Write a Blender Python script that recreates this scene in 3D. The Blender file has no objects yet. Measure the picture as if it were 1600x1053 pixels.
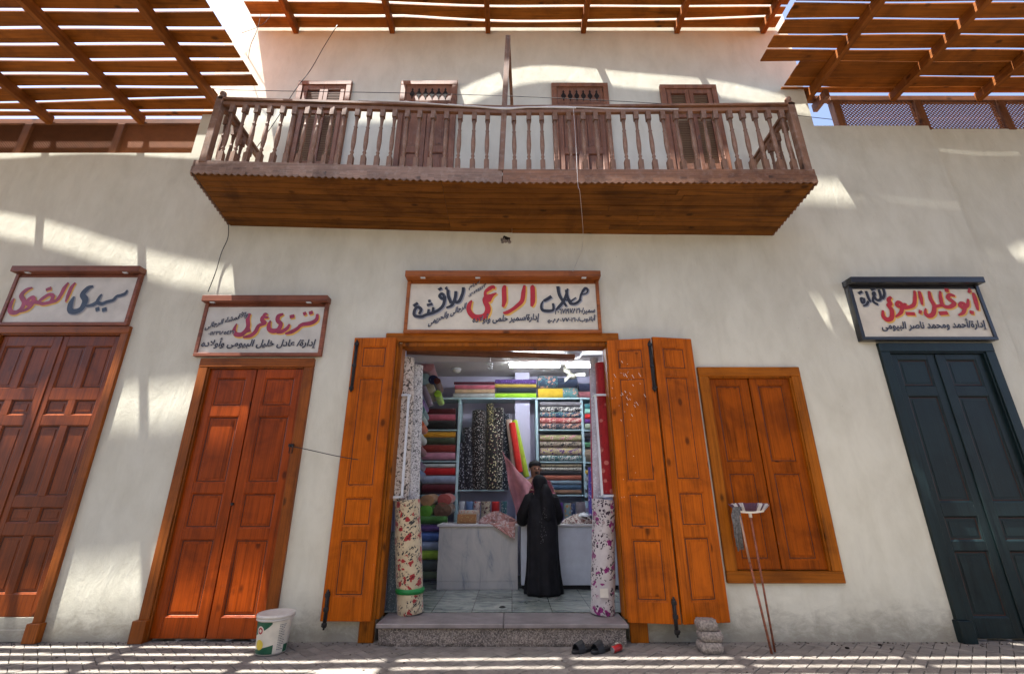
import bpy, math, random
from mathutils import Vector, Matrix
random.seed(7)
R = math.radians
sc = bpy.context.scene
col = sc.collection
# ---------------------------------------------------------------- camera, sky, sun, exposure
FPX, PITCH, EYE = 703.0, R(19.4), 1.6
cam_d = bpy.data.cameras.new('camera'); cam = bpy.data.objects.new('camera', cam_d); col.objects.link(cam)
cam.location = (0, 0, EYE); cam.rotation_euler = (R(90) + PITCH, 0, 0)
cam_d.sensor_width = 36; cam_d.lens = 36 * FPX / 1600; cam_d.clip_end = 500; cam_d.clip_start = .05
sc.camera = cam
SUN_DIR = Vector((.285, .109, -1)).normalized()          # the way the light travels
SUN_EL = math.asin(-SUN_DIR.z); SUN_AZ = math.atan2(-SUN_DIR.x, -SUN_DIR.y)
w = bpy.data.worlds.new('World'); sc.world = w; w.use_nodes = True
wn = w.node_tree.nodes; sky = wn.new('ShaderNodeTexSky'); sky.sky_type = 'NISHITA'; sky.sun_disc = False
sky.sun_elevation = SUN_EL; sky.sun_rotation = SUN_AZ; sky.dust_density = 3; sky.air_density = .6; sky.ozone_density = .8
w.node_tree.links.new(sky.outputs[0], wn['Background'].inputs[0]); wn['Background'].inputs[1].default_value = .08
sl = bpy.data.lights.new('sun', 'SUN'); sl.energy = 5; sl.angle = R(.5); sl.color = (1, .97, .92)
so = bpy.data.objects.new('sun', sl); col.objects.link(so); so.rotation_euler = SUN_DIR.to_track_quat('-Z', 'Y').to_euler()
sc.view_settings.view_transform = 'Standard'; sc.view_settings.look = 'None'; sc.view_settings.gamma = 1
sc.view_settings.exposure = 2.65
CT, ST = math.cos(PITCH), math.sin(PITCH)
def at(px, py, Y):                       # point of the plane y=Y seen at a photo pixel (sizes and places measured this way)
    u = (px - 800) / FPX; v = (526.5 - py) / FPX; t = Y / (CT - v * ST)
    return Vector((u * t, Y, EYE + (ST + v * CT) * t))
def flo(px, py, Z=0.0):
    u = (px - 800) / FPX; v = (526.5 - py) / FPX; t = (Z - EYE) / (ST + v * CT)
    return Vector((u * t, (CT - v * ST) * t, Z))
# ---------------------------------------------------------------- mesh helper
class MB:
    def __init__(s): s.v = []; s.f = []; s.m = []; s.sm = []; s.M = None; s.mat = 0; s.smooth = False
    def V(s, p):
        p = Vector(p); s.v.append(s.M @ p if s.M else p); return len(s.v) - 1
    def F(s, idx): s.f.append(tuple(idx)); s.m.append(s.mat); s.sm.append(s.smooth)
    def box(s, x0, x1, y0, y1, z0, z1, c=0):
        """box, with chamfer c on every edge"""
        if x0 > x1: x0, x1 = x1, x0
        if y0 > y1: y0, y1 = y1, y0
        if z0 > z1: z0, z1 = z1, z0
        c = min(c, (x1-x0)*.45, (y1-y0)*.45, (z1-z0)*.45)
        if c <= 0:
            n = [s.V(p) for p in ((x0,y0,z0),(x1,y0,z0),(x1,y1,z0),(x0,y1,z0),(x0,y0,z1),(x1,y0,z1),(x1,y1,z1),(x0,y1,z1))]
            for q in ((0,3,2,1),(4,5,6,7),(0,1,5,4),(1,2,6,5),(2,3,7,6),(3,0,4,7)): s.F([n[i] for i in q])
            return
        I = {}
        X = (x0, x1); Yv = (y0, y1); Z = (z0, z1)
        for a in (0,1):
            for b in (0,1):
                for d in (0,1):
                    sx, sy, sz = (1,-1)[a]*c, (1,-1)[b]*c, (1,-1)[d]*c
                    I[a,b,d,'x'] = s.V((X[a], Yv[b]+sy, Z[d]+sz)); I[a,b,d,'y'] = s.V((X[a]+sx, Yv[b], Z[d]+sz)); I[a,b,d,'z'] = s.V((X[a]+sx, Yv[b]+sy, Z[d]))
        for a in (0,1):
            o = [(0,0),(1,0),(1,1),(0,1)]; o = o if a else o[::-1]
            s.F([I[a,p,q,'x'] for p,q in o]); s.F([I[q,a,p,'y'] for p,q in o]); s.F([I[p,q,a,'z'] for p,q in o])
        for a in (0,1):
            for b in (0,1):
                f1 = [I[a,b,0,'x'], I[a,b,1,'x'], I[a,b,1,'y'], I[a,b,0,'y']]
                f2 = [I[0,a,b,'y'], I[1,a,b,'y'], I[1,a,b,'z'], I[0,a,b,'z']]
                f3 = [I[a,0,b,'x'], I[a,1,b,'x'], I[a,1,b,'z'], I[a,0,b,'z']]
                s.F(f1 if a == b else f1[::-1]); s.F(f2 if a == b else f2[::-1]); s.F(f3[::-1] if a == b else f3)
                for d in (0,1):
                    t = [I[a,b,d,'x'], I[a,b,d,'y'], I[a,b,d,'z']]; s.F(t if (a+b+d) % 2 else t[::-1])
    def hexa(s, p):                      # 8 corners, bottom 4 then top 4
        n = [s.V(q) for q in p]
        for q in ((0,3,2,1),(4,5,6,7),(0,1,5,4),(1,2,6,5),(2,3,7,6),(3,0,4,7)): s.F([n[i] for i in q])
    def beam(s, a, b, w_, h_, up=(0,0,1)):
        a = Vector(a); b = Vector(b); d = (b - a).normalized(); up = Vector(up)
        sx = d.cross(up).normalized(); uz = sx.cross(d).normalized()
        P = []
        for e in (a, b):
            P.append([e + sx*i*w_/2 + uz*j*h_/2 for i, j in ((-1,-1),(1,-1),(1,1),(-1,1))])
        n = [s.V(q) for q in P[0] + P[1]]
        for q in ((0,1,2,3),(7,6,5,4),(0,4,5,1),(1,5,6,2),(2,6,7,3),(3,7,4,0)): s.F([n[i] for i in q])
    def rings(s, R_, closed=True, cap=True, smooth=True):
        o = s.smooth; s.smooth = smooth
        n = len(R_[0]); ids = [[s.V(p) for p in r] for r in R_]
        for a, b in zip(ids, ids[1:]):
            for i in range(n if closed else n-1):
                j = (i + 1) % n; s.F((a[i], a[j], b[j], b[i]))
        s.smooth = False
        if cap and closed: s.F(ids[0][::-1]); s.F(ids[-1])
        s.smooth = o
    def tube(s, pts, r, n=8, cap=True):
        pts = [Vector(p) for p in pts]; rr = r if isinstance(r, (list, tuple)) else [r]*len(pts); out = []
        ref = None
        for i, p in enumerate(pts):
            d = (pts[min(i+1, len(pts)-1)] - pts[max(i-1, 0)]).normalized()
            if ref is None: ref = d.cross(Vector((0,0,1))) if abs(d.z) < .95 else d.cross(Vector((0,1,0)))
            a = (ref - d*ref.dot(d)).normalized(); b = d.cross(a); ref = a
            out.append([p + (a*math.cos(2*math.pi*k/n) + b*math.sin(2*math.pi*k/n))*rr[i] for k in range(n)])
        s.rings(out, cap=cap)
    def lathe(s, prof, c=(0,0,0), n=16, sx=1, sy=1):
        c = Vector(c)
        s.rings([[c + Vector((r*sx*math.cos(2*math.pi*k/n), r*sy*math.sin(2*math.pi*k/n), z)) for k in range(n)] for r, z in prof])
    def ball(s, c, r, n=12, m=8, sc_=(1,1,1)):
        s.lathe([(max(r*math.sin(math.pi*i/m), r*.02), -r*math.cos(math.pi*i/m)*sc_[2]) for i in range(m+1)], c, n, sc_[0], sc_[1])
    def poly(s, pts): s.F([s.V(p) for p in pts])
    def prism(s, pts, d):                # polygon pushed along d
        d = Vector(d); a = [s.V(p) for p in pts]; b = [s.V(Vector(p) + d) for p in pts]; n = len(a)
        s.F(a); s.F(b[::-1])
        for i in range(n): s.F((a[(i+1) % n], a[i], b[i], b[(i+1) % n]))
    def build(s, name, mats, parent=None, loc=None):
        org = Vector(loc) if loc is not None else (Vector(parent['_o']) if parent and '_o' in parent else Vector((0,0,0)))
        me = bpy.data.meshes.new(name); me.from_pydata([tuple(p - org) for p in s.v], [], s.f)
        mats = mats if isinstance(mats, (list, tuple)) else [mats]
        for m in mats: me.materials.append(m)
        me.polygons.foreach_set('material_index', s.m); me.polygons.foreach_set('use_smooth', s.sm)
        import bmesh
        bm = bmesh.new(); bm.from_mesh(me); bmesh.ops.recalc_face_normals(bm, faces=bm.faces); bm.to_mesh(me); bm.free()
        o = bpy.data.objects.new(name, me); col.objects.link(o)
        if parent:
            o.parent = parent; o['_o'] = list(org)
            if loc is not None: o.location = org - Vector(parent['_o'])
        else: o.location = org; o['_o'] = list(org)
        return o
def tag(o, label=None, cat=None, group=None, kind=None):
    if label: o['label'] = label
    if cat: o['category'] = cat
    if group: o['group'] = group
    if kind: o['kind'] = kind
    return o
def thing(name, label, cat, loc, group=None):
    o = bpy.data.objects.new(name, None); o.empty_display_size = .1; col.objects.link(o); o.location = loc; o['_o'] = list(loc)
    return tag(o, label, cat, group)
def dup(o, off, parent):
    c = o.copy(); col.objects.link(c); c.parent = parent; c.location = o.location + Vector(off); return c
# ---------------------------------------------------------------- materials
class NT:
    def __init__(s, name, rough=.6, spec=.4):
        s.m = bpy.data.materials.new(name); s.m.use_nodes = True; s.t = s.m.node_tree; s.b = s.t.nodes['Principled BSDF']
        s.b.inputs['Roughness'].default_value = rough; s.b.inputs['Specular IOR Level'].default_value = spec
        s.tc = s.N('ShaderNodeTexCoord')
    def N(s, k, **kw):
        n = s.t.nodes.new(k)
        for a, b in kw.items(): setattr(n, a, b)
        return n
    def L(s, a, b): s.t.links.new(a, b)
    def vec(s, scale=(1,1,1), coord='Object', rot=(0,0,0)):
        m = s.N('ShaderNodeMapping'); s.L(s.tc.outputs[coord], m.inputs[0]); m.inputs['Scale'].default_value = scale; m.inputs['Rotation'].default_value = rot
        return m.outputs[0]
    def noise(s, scale, detail=4, vec=None, dist=0, rough=.55):
        n = s.N('ShaderNodeTexNoise'); n.inputs['Scale'].default_value = scale; n.inputs['Detail'].default_value = detail
        n.inputs['Distortion'].default_value = dist; n.inputs['Roughness'].default_value = rough
        s.L(vec if vec is not None else s.tc.outputs['Object'], n.inputs['Vector']); return n.outputs[0]
    def vor(s, scale, vec=None, out='Distance', rand=1):
        n = s.N('ShaderNodeTexVoronoi'); n.inputs['Scale'].default_value = scale; n.inputs['Randomness'].default_value = rand
        s.L(vec if vec is not None else s.tc.outputs['Object'], n.inputs['Vector']); return n.outputs[out]
    def ramp(s, fac, stops, const=False):
        r = s.N('ShaderNodeValToRGB'); e = r.color_ramp.elements
        if const: r.color_ramp.interpolation = 'CONSTANT'
        while len(e) < len(stops): e.new(.5)
        for k, (p, c) in zip(e, stops): k.position = p; k.color = (*c, 1) if len(c) == 3 else c
        s.L(fac, r.inputs[0]); return r.outputs[0]
    def mix(s, fac, a, b, mode='MIX'):
        m = s.N('ShaderNodeMix', data_type='RGBA', blend_type=mode)
        for v, i in ((fac, 0), (a, 6), (b, 7)):
            if isinstance(v, (int, float)): m.inputs[i].default_value = v
            elif isinstance(v, tuple): m.inputs[i].default_value = (*v, 1)
            else: s.L(v, m.inputs[i])
        return m.outputs[2]
    def math(s, op, a, b=0, clamp=False):
        m = s.N('ShaderNodeMath', operation=op, use_clamp=clamp)
        for v, i in ((a, 0), (b, 1)):
            if isinstance(v, (int, float)): m.inputs[i].default_value = v
            else: s.L(v, m.inputs[i])
        return m.outputs[0]
    def bump(s, h, strength=.3, dist=.01):
        b = s.N('ShaderNodeBump'); b.inputs['Strength'].default_value = strength; b.inputs['Distance'].default_value = dist
        s.L(h, b.inputs['Height']); s.L(b.outputs[0], s.b.inputs['Normal'])
    def col(s, c):
        if isinstance(c, tuple): s.b.inputs['Base Color'].default_value = (*c, 1)
        else: s.L(c, s.b.inputs['Base Color'])
        return s
def mul(c, k): return tuple(min(1, x*k) for x in c)
def wood(name, c, axis='z', rough=.4, dark=.5, knots=True, coat=.0, wear=0, island=.25, spec=.4):
    n = NT(name, rough, spec)
    st = {'x': (.35, 6, 6), 'y': (6, .35, 6), 'z': (6, 6, .35)}[axis]
    geo = n.N('ShaderNodeNewGeometry')
    add = n.N('ShaderNodeVectorMath', operation='MULTIPLY_ADD'); add.inputs[1].default_value = (1,1,1)
    n.L(n.tc.outputs['Object'], add.inputs[0])
    rv = n.N('ShaderNodeCombineXYZ'); k = n.math('MULTIPLY', geo.outputs['Random Per Island'], 37.0)
    for i in range(3): n.L(k, rv.inputs[i])
    n.L(rv.outputs[0], add.inputs[2])
    mp = n.N('ShaderNodeMapping'); mp.inputs['Scale'].default_value = st; n.L(add.outputs[0], mp.inputs[0])
    g1 = n.noise(2.2, 5, mp.outputs[0], 1.2)
    mp2 = n.N('ShaderNodeMapping'); mp2.inputs['Scale'].default_value = tuple(q*5 if q > 1 else q for q in st); n.L(add.outputs[0], mp2.inputs[0])
    g2 = n.noise(2.5, 4, mp2.outputs[0], .3)
    base = n.ramp(g1, [(.3, mul(c, dark)), (.48, c), (.68, mul(c, 1.3))])
    base = n.mix(.45, base, n.ramp(g2, [(.34, mul(c, .42)), (.58, mul(c, 1.12))]))
    if knots:
        mk = n.N('ShaderNodeMapping'); mk.inputs['Scale'].default_value = tuple(3.4 if q > 1 else 1.9 for q in st); n.L(add.outputs[0], mk.inputs[0])
        v = n.vor(1.0, mk.outputs[0]); kn = n.ramp(v, [(.06, (1,1,1)), (.13, (0,0,0))])
        base = n.mix(n.math('MULTIPLY', kn, .8), base, mul(c, .18))
    isl = n.N('ShaderNodeHueSaturation'); n.L(base, isl.inputs['Color'])
    n.L(n.math('MULTIPLY_ADD', geo.outputs['Random Per Island'], island), isl.inputs['Value'])
    isl.inputs['Value'].links[0].from_node.inputs[2].default_value = 1 - island/2
    base = isl.outputs[0]
    blot = n.noise(1.7, 5, None, .6, .65)              # years of handling, sun and old varnish: broad darker and paler areas
    base = n.mix(1.0, base, n.ramp(blot, [(.32, (.62,.60,.60)), (.5, (.97,.97,.97)), (.7, (1.15,1.16,1.2))]), 'MULTIPLY')
    scuff = n.noise(22, 6, n.vec((1,1,.5)), .4, .75)
    base = n.mix(n.math('MULTIPLY', n.ramp(scuff, [(.64, (0,0,0)), (.74, (1,1,1))]), .28), base, mul(tuple(.5*q+.18 for q in c), 1))
    if wear:
        wn_ = n.noise(9, 6, None, 0, .7)
        base = n.mix(n.math('MULTIPLY', n.ramp(wn_, [(.5, (0,0,0)), (.72, (1,1,1))]), wear), base, (.45, .38, .33))
    n.col(base); n.bump(g2, .25, .004)
    n.b.inputs['Coat Weight'].default_value = coat; n.b.inputs['Coat Roughness'].default_value = .25
    rr = n.N('ShaderNodeMapRange'); n.L(g1, rr.inputs[0]); rr.inputs[3].default_value = rough - .1; rr.inputs[4].default_value = rough + .15
    n.L(rr.outputs[0], n.b.inputs['Roughness'])
    return n.m
def plain(name, c, rough=.6, var=.12, scale=8, bump=.1, metal=0, spec=.4):
    n = NT(name, rough, spec); ns = n.noise(scale, 5)
    n.col(n.ramp(ns, [(.3, mul(c, 1-var)), (.7, mul(c, 1+var))])); n.bump(ns, bump, .005); n.b.inputs['Metallic'].default_value = metal
    return n.m
def plaster():
    n = NT('plaster', .85, .2); g = n.N('ShaderNodeNewGeometry'); sp = n.N('ShaderNodeSeparateXYZ'); n.L(g.outputs['Position'], sp.inputs[0])
    a = n.noise(.55, 6, n.vec((1,1,.7)), .6); b = n.noise(3.5, 6, n.vec((1,1,.45)), .3, .65); c = n.noise(60, 3)
    base = n.ramp(a, [(.3, (.55,.525,.41)), (.52, (.655,.635,.505)), (.75, (.71,.695,.57))])
    base = n.mix(.35, base, n.ramp(b, [(.3, (.47,.435,.35)), (.6, (.69,.66,.56))]))
    st = n.noise(2.2, 6, n.vec((2.4,1,.18)), .2, .7)      # faint run marks
    base = n.mix(n.math('MULTIPLY', n.ramp(st, [(.6, (0,0,0)), (.8, (1,1,1))]), .22), base, (.38,.33,.27))
    # rising damp and splashed dirt close to the paving, ragged along its top
    rag = n.noise(3.0, 7, n.vec((1.5,1,2.5)), .4, .75)
    hgt = n.math('ADD', sp.outputs[2], n.math('MULTIPLY', n.math('SUBTRACT', rag, .5), -.9))
    dirt = n.ramp(hgt, [(0, (1,1,1)), (.12, (.75,.75,.75)), (.34, (.15,.15,.15)), (.55, (0,0,0))])
    base = n.mix(n.math('MULTIPLY', dirt, .6), base, (.15,.12,.085))
    pk = n.vor(5.5); spots = n.math('MULTIPLY', n.ramp(pk, [(.02, (1,1,1)), (.045, (0,0,0))]), n.ramp(n.noise(1.3, 2), [(.52, (0,0,0)), (.6, (1,1,1))]))
    base = n.mix(n.math('MULTIPLY', spots, .5), base, (.2,.17,.13))
    n.col(base); n.bump(n.math('ADD', n.math('MULTIPLY', b, 2.5), n.math('MULTIPLY', c, .25)), .35, .012)
    return n.m
M = {}
M['plaster'] = plaster()
M['roof'] = wood('roof_wood', (.27,.083,.010), 'x', .6, .5, island=.5, spec=.12)
M['roofc'] = wood('upper_roof_wood', (.23,.082,.011), 'x', .6, .5, island=.5, spec=.12)
M['rafter'] = wood('rafter_wood', (.23,.072,.012), 'y', .6, .5, island=.2, spec=.12)
M['beam'] = wood('beam_wood', (.19,.07,.03), 'x', .55, .5)
M['postw'] = wood('post_wood', (.19,.075,.03), 'z', .55, .5)
M['balc'] = wood('balcony_wood', (.21,.108,.060), 'z', .6, .5, wear=.35, island=.3)
M['balcx'] = wood('balcony_rail_wood', (.25,.15,.10), 'x', .6, .45, wear=.3)
M['balcb'] = wood('balcony_brown_wood', (.21,.095,.045), 'x', .6, .45, wear=.2)
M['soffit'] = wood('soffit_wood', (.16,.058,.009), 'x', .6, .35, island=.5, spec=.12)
M['updoor'] = wood('upper_door_wood', (.21,.082,.038), 'z', .5, .6, wear=.15)
M['red'] = wood('red_door_wood', (.18,.036,.003), 'z', .34, .5, spec=.25)
M['tail'] = wood('tailor_door_wood', (.30,.046,.001), 'z', .32, .42, spec=.25)
M['frame'] = wood('frame_wood', (.30,.085,.004), 'z', .45, .42, spec=.15)
M['framex'] = wood('frame_wood_across', (.30,.085,.004), 'x', .45, .42, spec=.15)
M['fred'] = wood('left_frame_wood', (.24,.062,.006), 'z', .4, .45, spec=.25)
M['fredx'] = wood('left_frame_wood_across', (.24,.062,.006), 'x', .4, .45, spec=.25)
M['leaf'] = wood('shutter_wood', (.42,.092,.002), 'z', .42, .42, spec=.15)
M['win'] = wood('window_wood', (.28,.058,.001), 'z', .42, .38, spec=.12)
M['signw'] = wood('sign_wood', (.21,.07,.038), 'x', .45, .5, spec=.3)
M['signc'] = wood('sign_wood_orange', (.32,.095,.022), 'x', .45, .5, spec=.25)
M['green'] = wood('green_painted_wood', (.007,.017,.018), 'z', .38, .5, knots=False, spec=.3)
M['blackp'] = wood('black_painted_wood', (.014,.015,.018), 'x', .35, .6, knots=False, coat=.3)
M['lattice'] = plain('lattice_wood', (.23,.08,.024), .8)
M['board'] = plain('sign_board_paint', (.58,.545,.47), .5, .13, 4)
M['boardy'] = plain('sign_board_cream', (.64,.58,.46), .5, .12, 4)
M['fan'] = plain('fan_plastic', (.22,.21,.17), .5)
M['groove'] = plain('dark_panel_line', (.045,.012,.004), .6)  # dark line round the field of each door panel
M['iron'] = plain('dark_iron', (.02,.018,.018), .5, .4, 20, .3, .3)
M['steel'] = plain('white_enamel', (.62,.66,.70), .35, .08)
M['shelfp'] = plain('shelf_paint', (.40,.56,.62), .45, .08)
M['inwall'] = plain('shop_wall_paint', (.46,.45,.60), .6, .05, 2)
M['inceil'] = plain('shop_ceiling_paint', (.52,.50,.50), .6, .05, 2)
M['black'] = plain('black_rubber', (.012,.012,.013), .55)
M['wire'] = plain('black_cable', (.02,.02,.02), .6)
M['wirew'] = plain('white_cable', (.6,.58,.55), .5)
M['dark'] = plain('hollow_shade_and_clod', (.012,.008,.006), .9)  # shade of the hollow and piercings put into colour; also dark clods
M['crimson'] = plain('crimson_paint', (.45,.015,.02), .45, .1)
M['plum'] = plain('plum_paint', (.30,.035,.075), .45, .35, 6)
M['ink'] = plain('charcoal_paint', (.022,.023,.032), .45, .2)
M['navyp'] = plain('slate_paint', (.035,.055,.085), .45, .3)
M['yel'] = plain('yellow_paint', (.72,.42,.08), .5)
M['grey'] = plain('grey_paint', (.30,.30,.32), .5)
def pavers():
    n = NT('paver_concrete', .85, .25); g = n.N('ShaderNodeNewGeometry')
    a = n.noise(7, 6); b = n.noise(90, 3)
    base = n.ramp(g.outputs['Random Per Island'], [(0, (.15,.135,.115)), (.5, (.19,.17,.148)), (1, (.24,.215,.185))])
    base = n.mix(.45, base, n.ramp(a, [(.3, (.11,.095,.08)), (.7, (.26,.23,.20))]))
    n.col(base); n.bump(n.math('ADD', a, n.math('MULTIPLY', b, .6)), .5, .006); return n.m
M['paver'] = pavers()
M['joint'] = plain('paving_sand', (.085,.068,.055), .95, .3, 12, .4)
def granite():
    n = NT('granite', .7, .3); v = n.vor(85, None, 'Color'); a = n.noise(4, 5)
    base = n.ramp(v, [(.15, (.04,.035,.03)), (.45, (.17,.14,.12)), (.8, (.42,.36,.30))])
    n.col(n.mix(.35, base, n.ramp(a, [(.3, (.10,.085,.08)), (.7, (.30,.24,.19))]))); n.bump(v, .3, .004); return n.m
M['granite'] = granite()
M['slab'] = plain('polished_slab', (.20,.175,.17), .4, .25, 6)
def marble(tile=True):
    n = NT('marble' if tile else 'counter_marble', .25 if tile else .5, .5)
    a = n.noise(2.6 if tile else 1.8, 8, n.vec((1,2.2,1) if tile else (1,1,.6)), 1.8, .65)
    if tile:
        base = n.ramp(a, [(.35, (.12,.15,.14)), (.5, (.27,.30,.27)), (.65, (.40,.41,.36))])
        br = n.N('ShaderNodeTexBrick'); br.offset = 0; n.L(n.tc.outputs['Object'], br.inputs[0])
        for k, v in (('Scale', 1), ('Mortar Size', .006), ('Brick Width', .5), ('Row Height', .5)): br.inputs[k].default_value = v
        br.inputs['Color1'].default_value = (1,1,1,1); br.inputs['Color2'].default_value = (.7,.72,.7,1); br.inputs['Mortar'].default_value = (.45,.45,.42,1)
        base = n.mix(1, base, br.outputs[0], 'MULTIPLY')
    else:
        base = n.ramp(a, [(.33, (.20,.23,.27)), (.42, (.42,.41,.39)), (.6, (.50,.48,.44))])
        s2 = n.noise(5, 6, n.vec((3,1,.35)), .2, .7); base = n.mix(n.math('MULTIPLY', n.ramp(s2, [(.56, (0,0,0)), (.75, (1,1,1))]), .45), base, (.16,.17,.19))
    n.col(base); return n.m
M['marble'] = marble(); M['counter'] = marble(False)
M['stone'] = plain('rough_stone', (.25,.215,.185), .95, .5, 45, 1.0)
def fabric(name, c, kind='plain', c2=(.8,.75,.65), c3=(.5,.05,.06), c4=(.02,.02,.03), scale=24, sheen=.3):
    n = NT(name, .75, .25)
    w_ = n.noise(7, 4, n.vec((1,1,1)))
    base = n.ramp(w_, [(.3, mul(c, .82)), (.7, mul(c, 1.15))])
    if kind == 'speck':
        v = n.vor(scale); base = n.mix(n.ramp(v, [(.28, (1,1,1)), (.34, (0,0,0))]), base, c2)
        v2 = n.vor(scale*1.7); base = n.mix(n.ramp(v2, [(.16, (1,1,1)), (.2, (0,0,0))]), base, c3)
    elif kind == 'floral':
        d = n.noise(scale*.6, 3); wv = n.N('ShaderNodeVectorMath', operation='MULTIPLY_ADD'); n.L(n.N('ShaderNodeTexCoord').outputs['Object'], wv.inputs[0]); wv.inputs[1].default_value = (1,1,1)
        cb = n.N('ShaderNodeCombineXYZ'); dd = n.math('MULTIPLY', n.math('SUBTRACT', d, .5), 3.2/scale)
        for i in range(3): n.L(dd, cb.inputs[i])
        n.L(cb.outputs[0], wv.inputs[2])
        lf = n.vor(scale*1.9, wv.outputs[0]); msk = n.ramp(n.noise(scale*.33, 2), [(.45, (0,0,0)), (.48, (1,1,1))])
        base = n.mix(n.math('MULTIPLY', n.ramp(lf, [(.36, (1,1,1)), (.42, (0,0,0))]), msk), base, c4)
        fl = n.vor(scale*.6, wv.outputs[0]); base = n.mix(n.ramp(fl, [(.33, (1,1,1)), (.38, (0,0,0))]), base, c3)
        base = n.mix(n.ramp(fl, [(.12, (1,1,1)), (.17, (0,0,0))]), base, mul(c3, .35))
        pt = n.vor(scale*1.1); cc = n.ramp(n.noise(scale*.25, 1), [(.58, (0,0,0)), (.62, (1,1,1))])
        base = n.mix(n.math('MULTIPLY', cc, n.ramp(pt, [(.25, (1,1,1)), (.35, (0,0,0))])), base, c2)
    elif kind == 'scrawl':
        v = n.noise(scale, 3, None, 2.5); base = n.ramp(v, [(.40, c4), (.47, c), (.55, c2), (.60, c), (.66, c4)])
    n.col(base); n.bump(n.noise(30, 3, None, .5), .25, .01)
    n.b.inputs['Sheen Weight'].default_value = sheen
    return n.m
# ---------------------------------------------------------------- paving and street
W = 6.1
g = MB(); g.poly([(-60,-60,-.03),(60,-60,-.03),(60,40,-.03),(-60,40,-.03)])
tag(g.build('ground', M['joint']), kind='structure')
pv = MB()
a, b = .105, .21; n0 = 0
def paver(x, y, wx, wy):
    e = .003; z = random.uniform(-.003, .002); s1, s2 = random.uniform(-.0015,.0015), random.uniform(-.0015,.0015); c = .004
    n_ = []
    for (dx, dy) in ((e,e),(wx-e,e),(wx-e,wy-e),(e,wy-e)): n_.append(pv.V((x+dx, y+dy, -.03)))
    for (dx, dy) in ((e,e),(wx-e,e),(wx-e,wy-e),(e,wy-e)): n_.append(pv.V((x+dx, y+dy, z-.004 + s1*(dx>e) + s2*(dy>e))))
    for (dx, dy) in ((e+c,e+c),(wx-e-c,e+c),(wx-e-c,wy-e-c),(e+c,wy-e-c)): n_.append(pv.V((x+dx, y+dy, z + s1*(dx>wx/2) + s2*(dy>wy/2))))
    for k in range(4):
        l = (k+1) % 4; pv.F((n_[k], n_[l], n_[4+l], n_[4+k])); pv.F((n_[4+k], n_[4+l], n_[8+l], n_[8+k]))
    pv.F((n_[8], n_[9], n_[10], n_[11]))
rot = Matrix.Rotation(R(45), 4, 'Z'); pv.M = rot
for i in range(-80, 81):
    for j in range(-80, 81):
        # unit cell of the herringbone: step (a,a) along the zigzag, (2a,-2a) across
        x = j*a + i*2*a; y = j*a - i*2*a
        c = rot @ Vector((x, y, 0))
        if -9.5 < c.x < 9.5 and 3.2 < c.y < 6.2:
            paver(x, y, b, a); 
        c = rot @ Vector((x + 2*a, y, 0))
        if -9.5 < c.x < 9.5 and 3.2 < c.y < 6.2:
            paver(x + b, y - a, a, b)
pv.M = None
tag(pv.build('pavement', M['paver']), kind='structure')
# ---------------------------------------------------------------- the building
BL = thing('market_building', 'cream plastered market building with wooden doors and an upstairs balcony', 'building', (0, W, 0))
wl = MB(); T = 6.42
XL, XR = -5.385, 5.2
OX0, OX1, OZ = -1.60, 1.37, 3.64
RCS = .06
def seg(x0, x1, zt, holes, y0=W):
    x = x0
    for (h0, h1, hb, ht) in holes:
        wl.box(x, h0, y0, T, -.05, zt); wl.box(h0, h1, y0, T, ht, zt)
        if hb > 0: wl.box(h0, h1, y0, T, -.05, hb)
        wl.box(h0, h1, W+.10, W+.13, max(hb, -.05), ht); x = h1  # hidden panel added behind each closed opening to block light leaks
    wl.box(x, x1, y0, T, -.05, zt)
seg(-16, XL, 7.02, [(-7.43, -5.52, 0, 3.87)])
seg(XL, OX0, 11.6, [(-4.34, -2.80, 0, 3.40)]); seg(OX1, 5.19, 11.6, [(2.61, 3.97, .64, 3.26)])
wl.box(OX0, OX1, W, T, OZ, 11.6); wl.box(5.19, XR, W, T, 3.5, 11.6)
wl.box(OX0, OX1, W+.3, T+.05, -.05, .235)
seg(5.22, 7.17, 7.6, [(5.23, 6.79, 0, 3.62)]); wl.box(5.19, 5.22, W+.001, T, -.05, 3.5); wl.box(XR, 5.22, W+.001, T, 3.5, 7.6); wl.box(7.17, 16, W+.09, T, -.05, 7.62)
wl.build('wall', M['plaster'], BL)
ob_ = thing('bounce_building', 'unseen plain cream plastered building added behind the viewer to bounce warm light', 'building', (0, -6.5, 0))  # unseen building added to block the horizon sky and bounce warm light
ob2 = MB()
for k in range(9):
    xa_ = -16 + k*3.6; ob2.box(xa_, xa_+2.2, -6.9, -6.5, -.03, 7.5); ob2.box(xa_+2.2, xa_+3.6, -6.9, -6.5, 3.2, 7.5); ob2.box(xa_+2.2, xa_+3.6, -6.85, -6.72, -.03, 3.2)
ob2.build('wall', M['plaster'], ob_)
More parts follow.
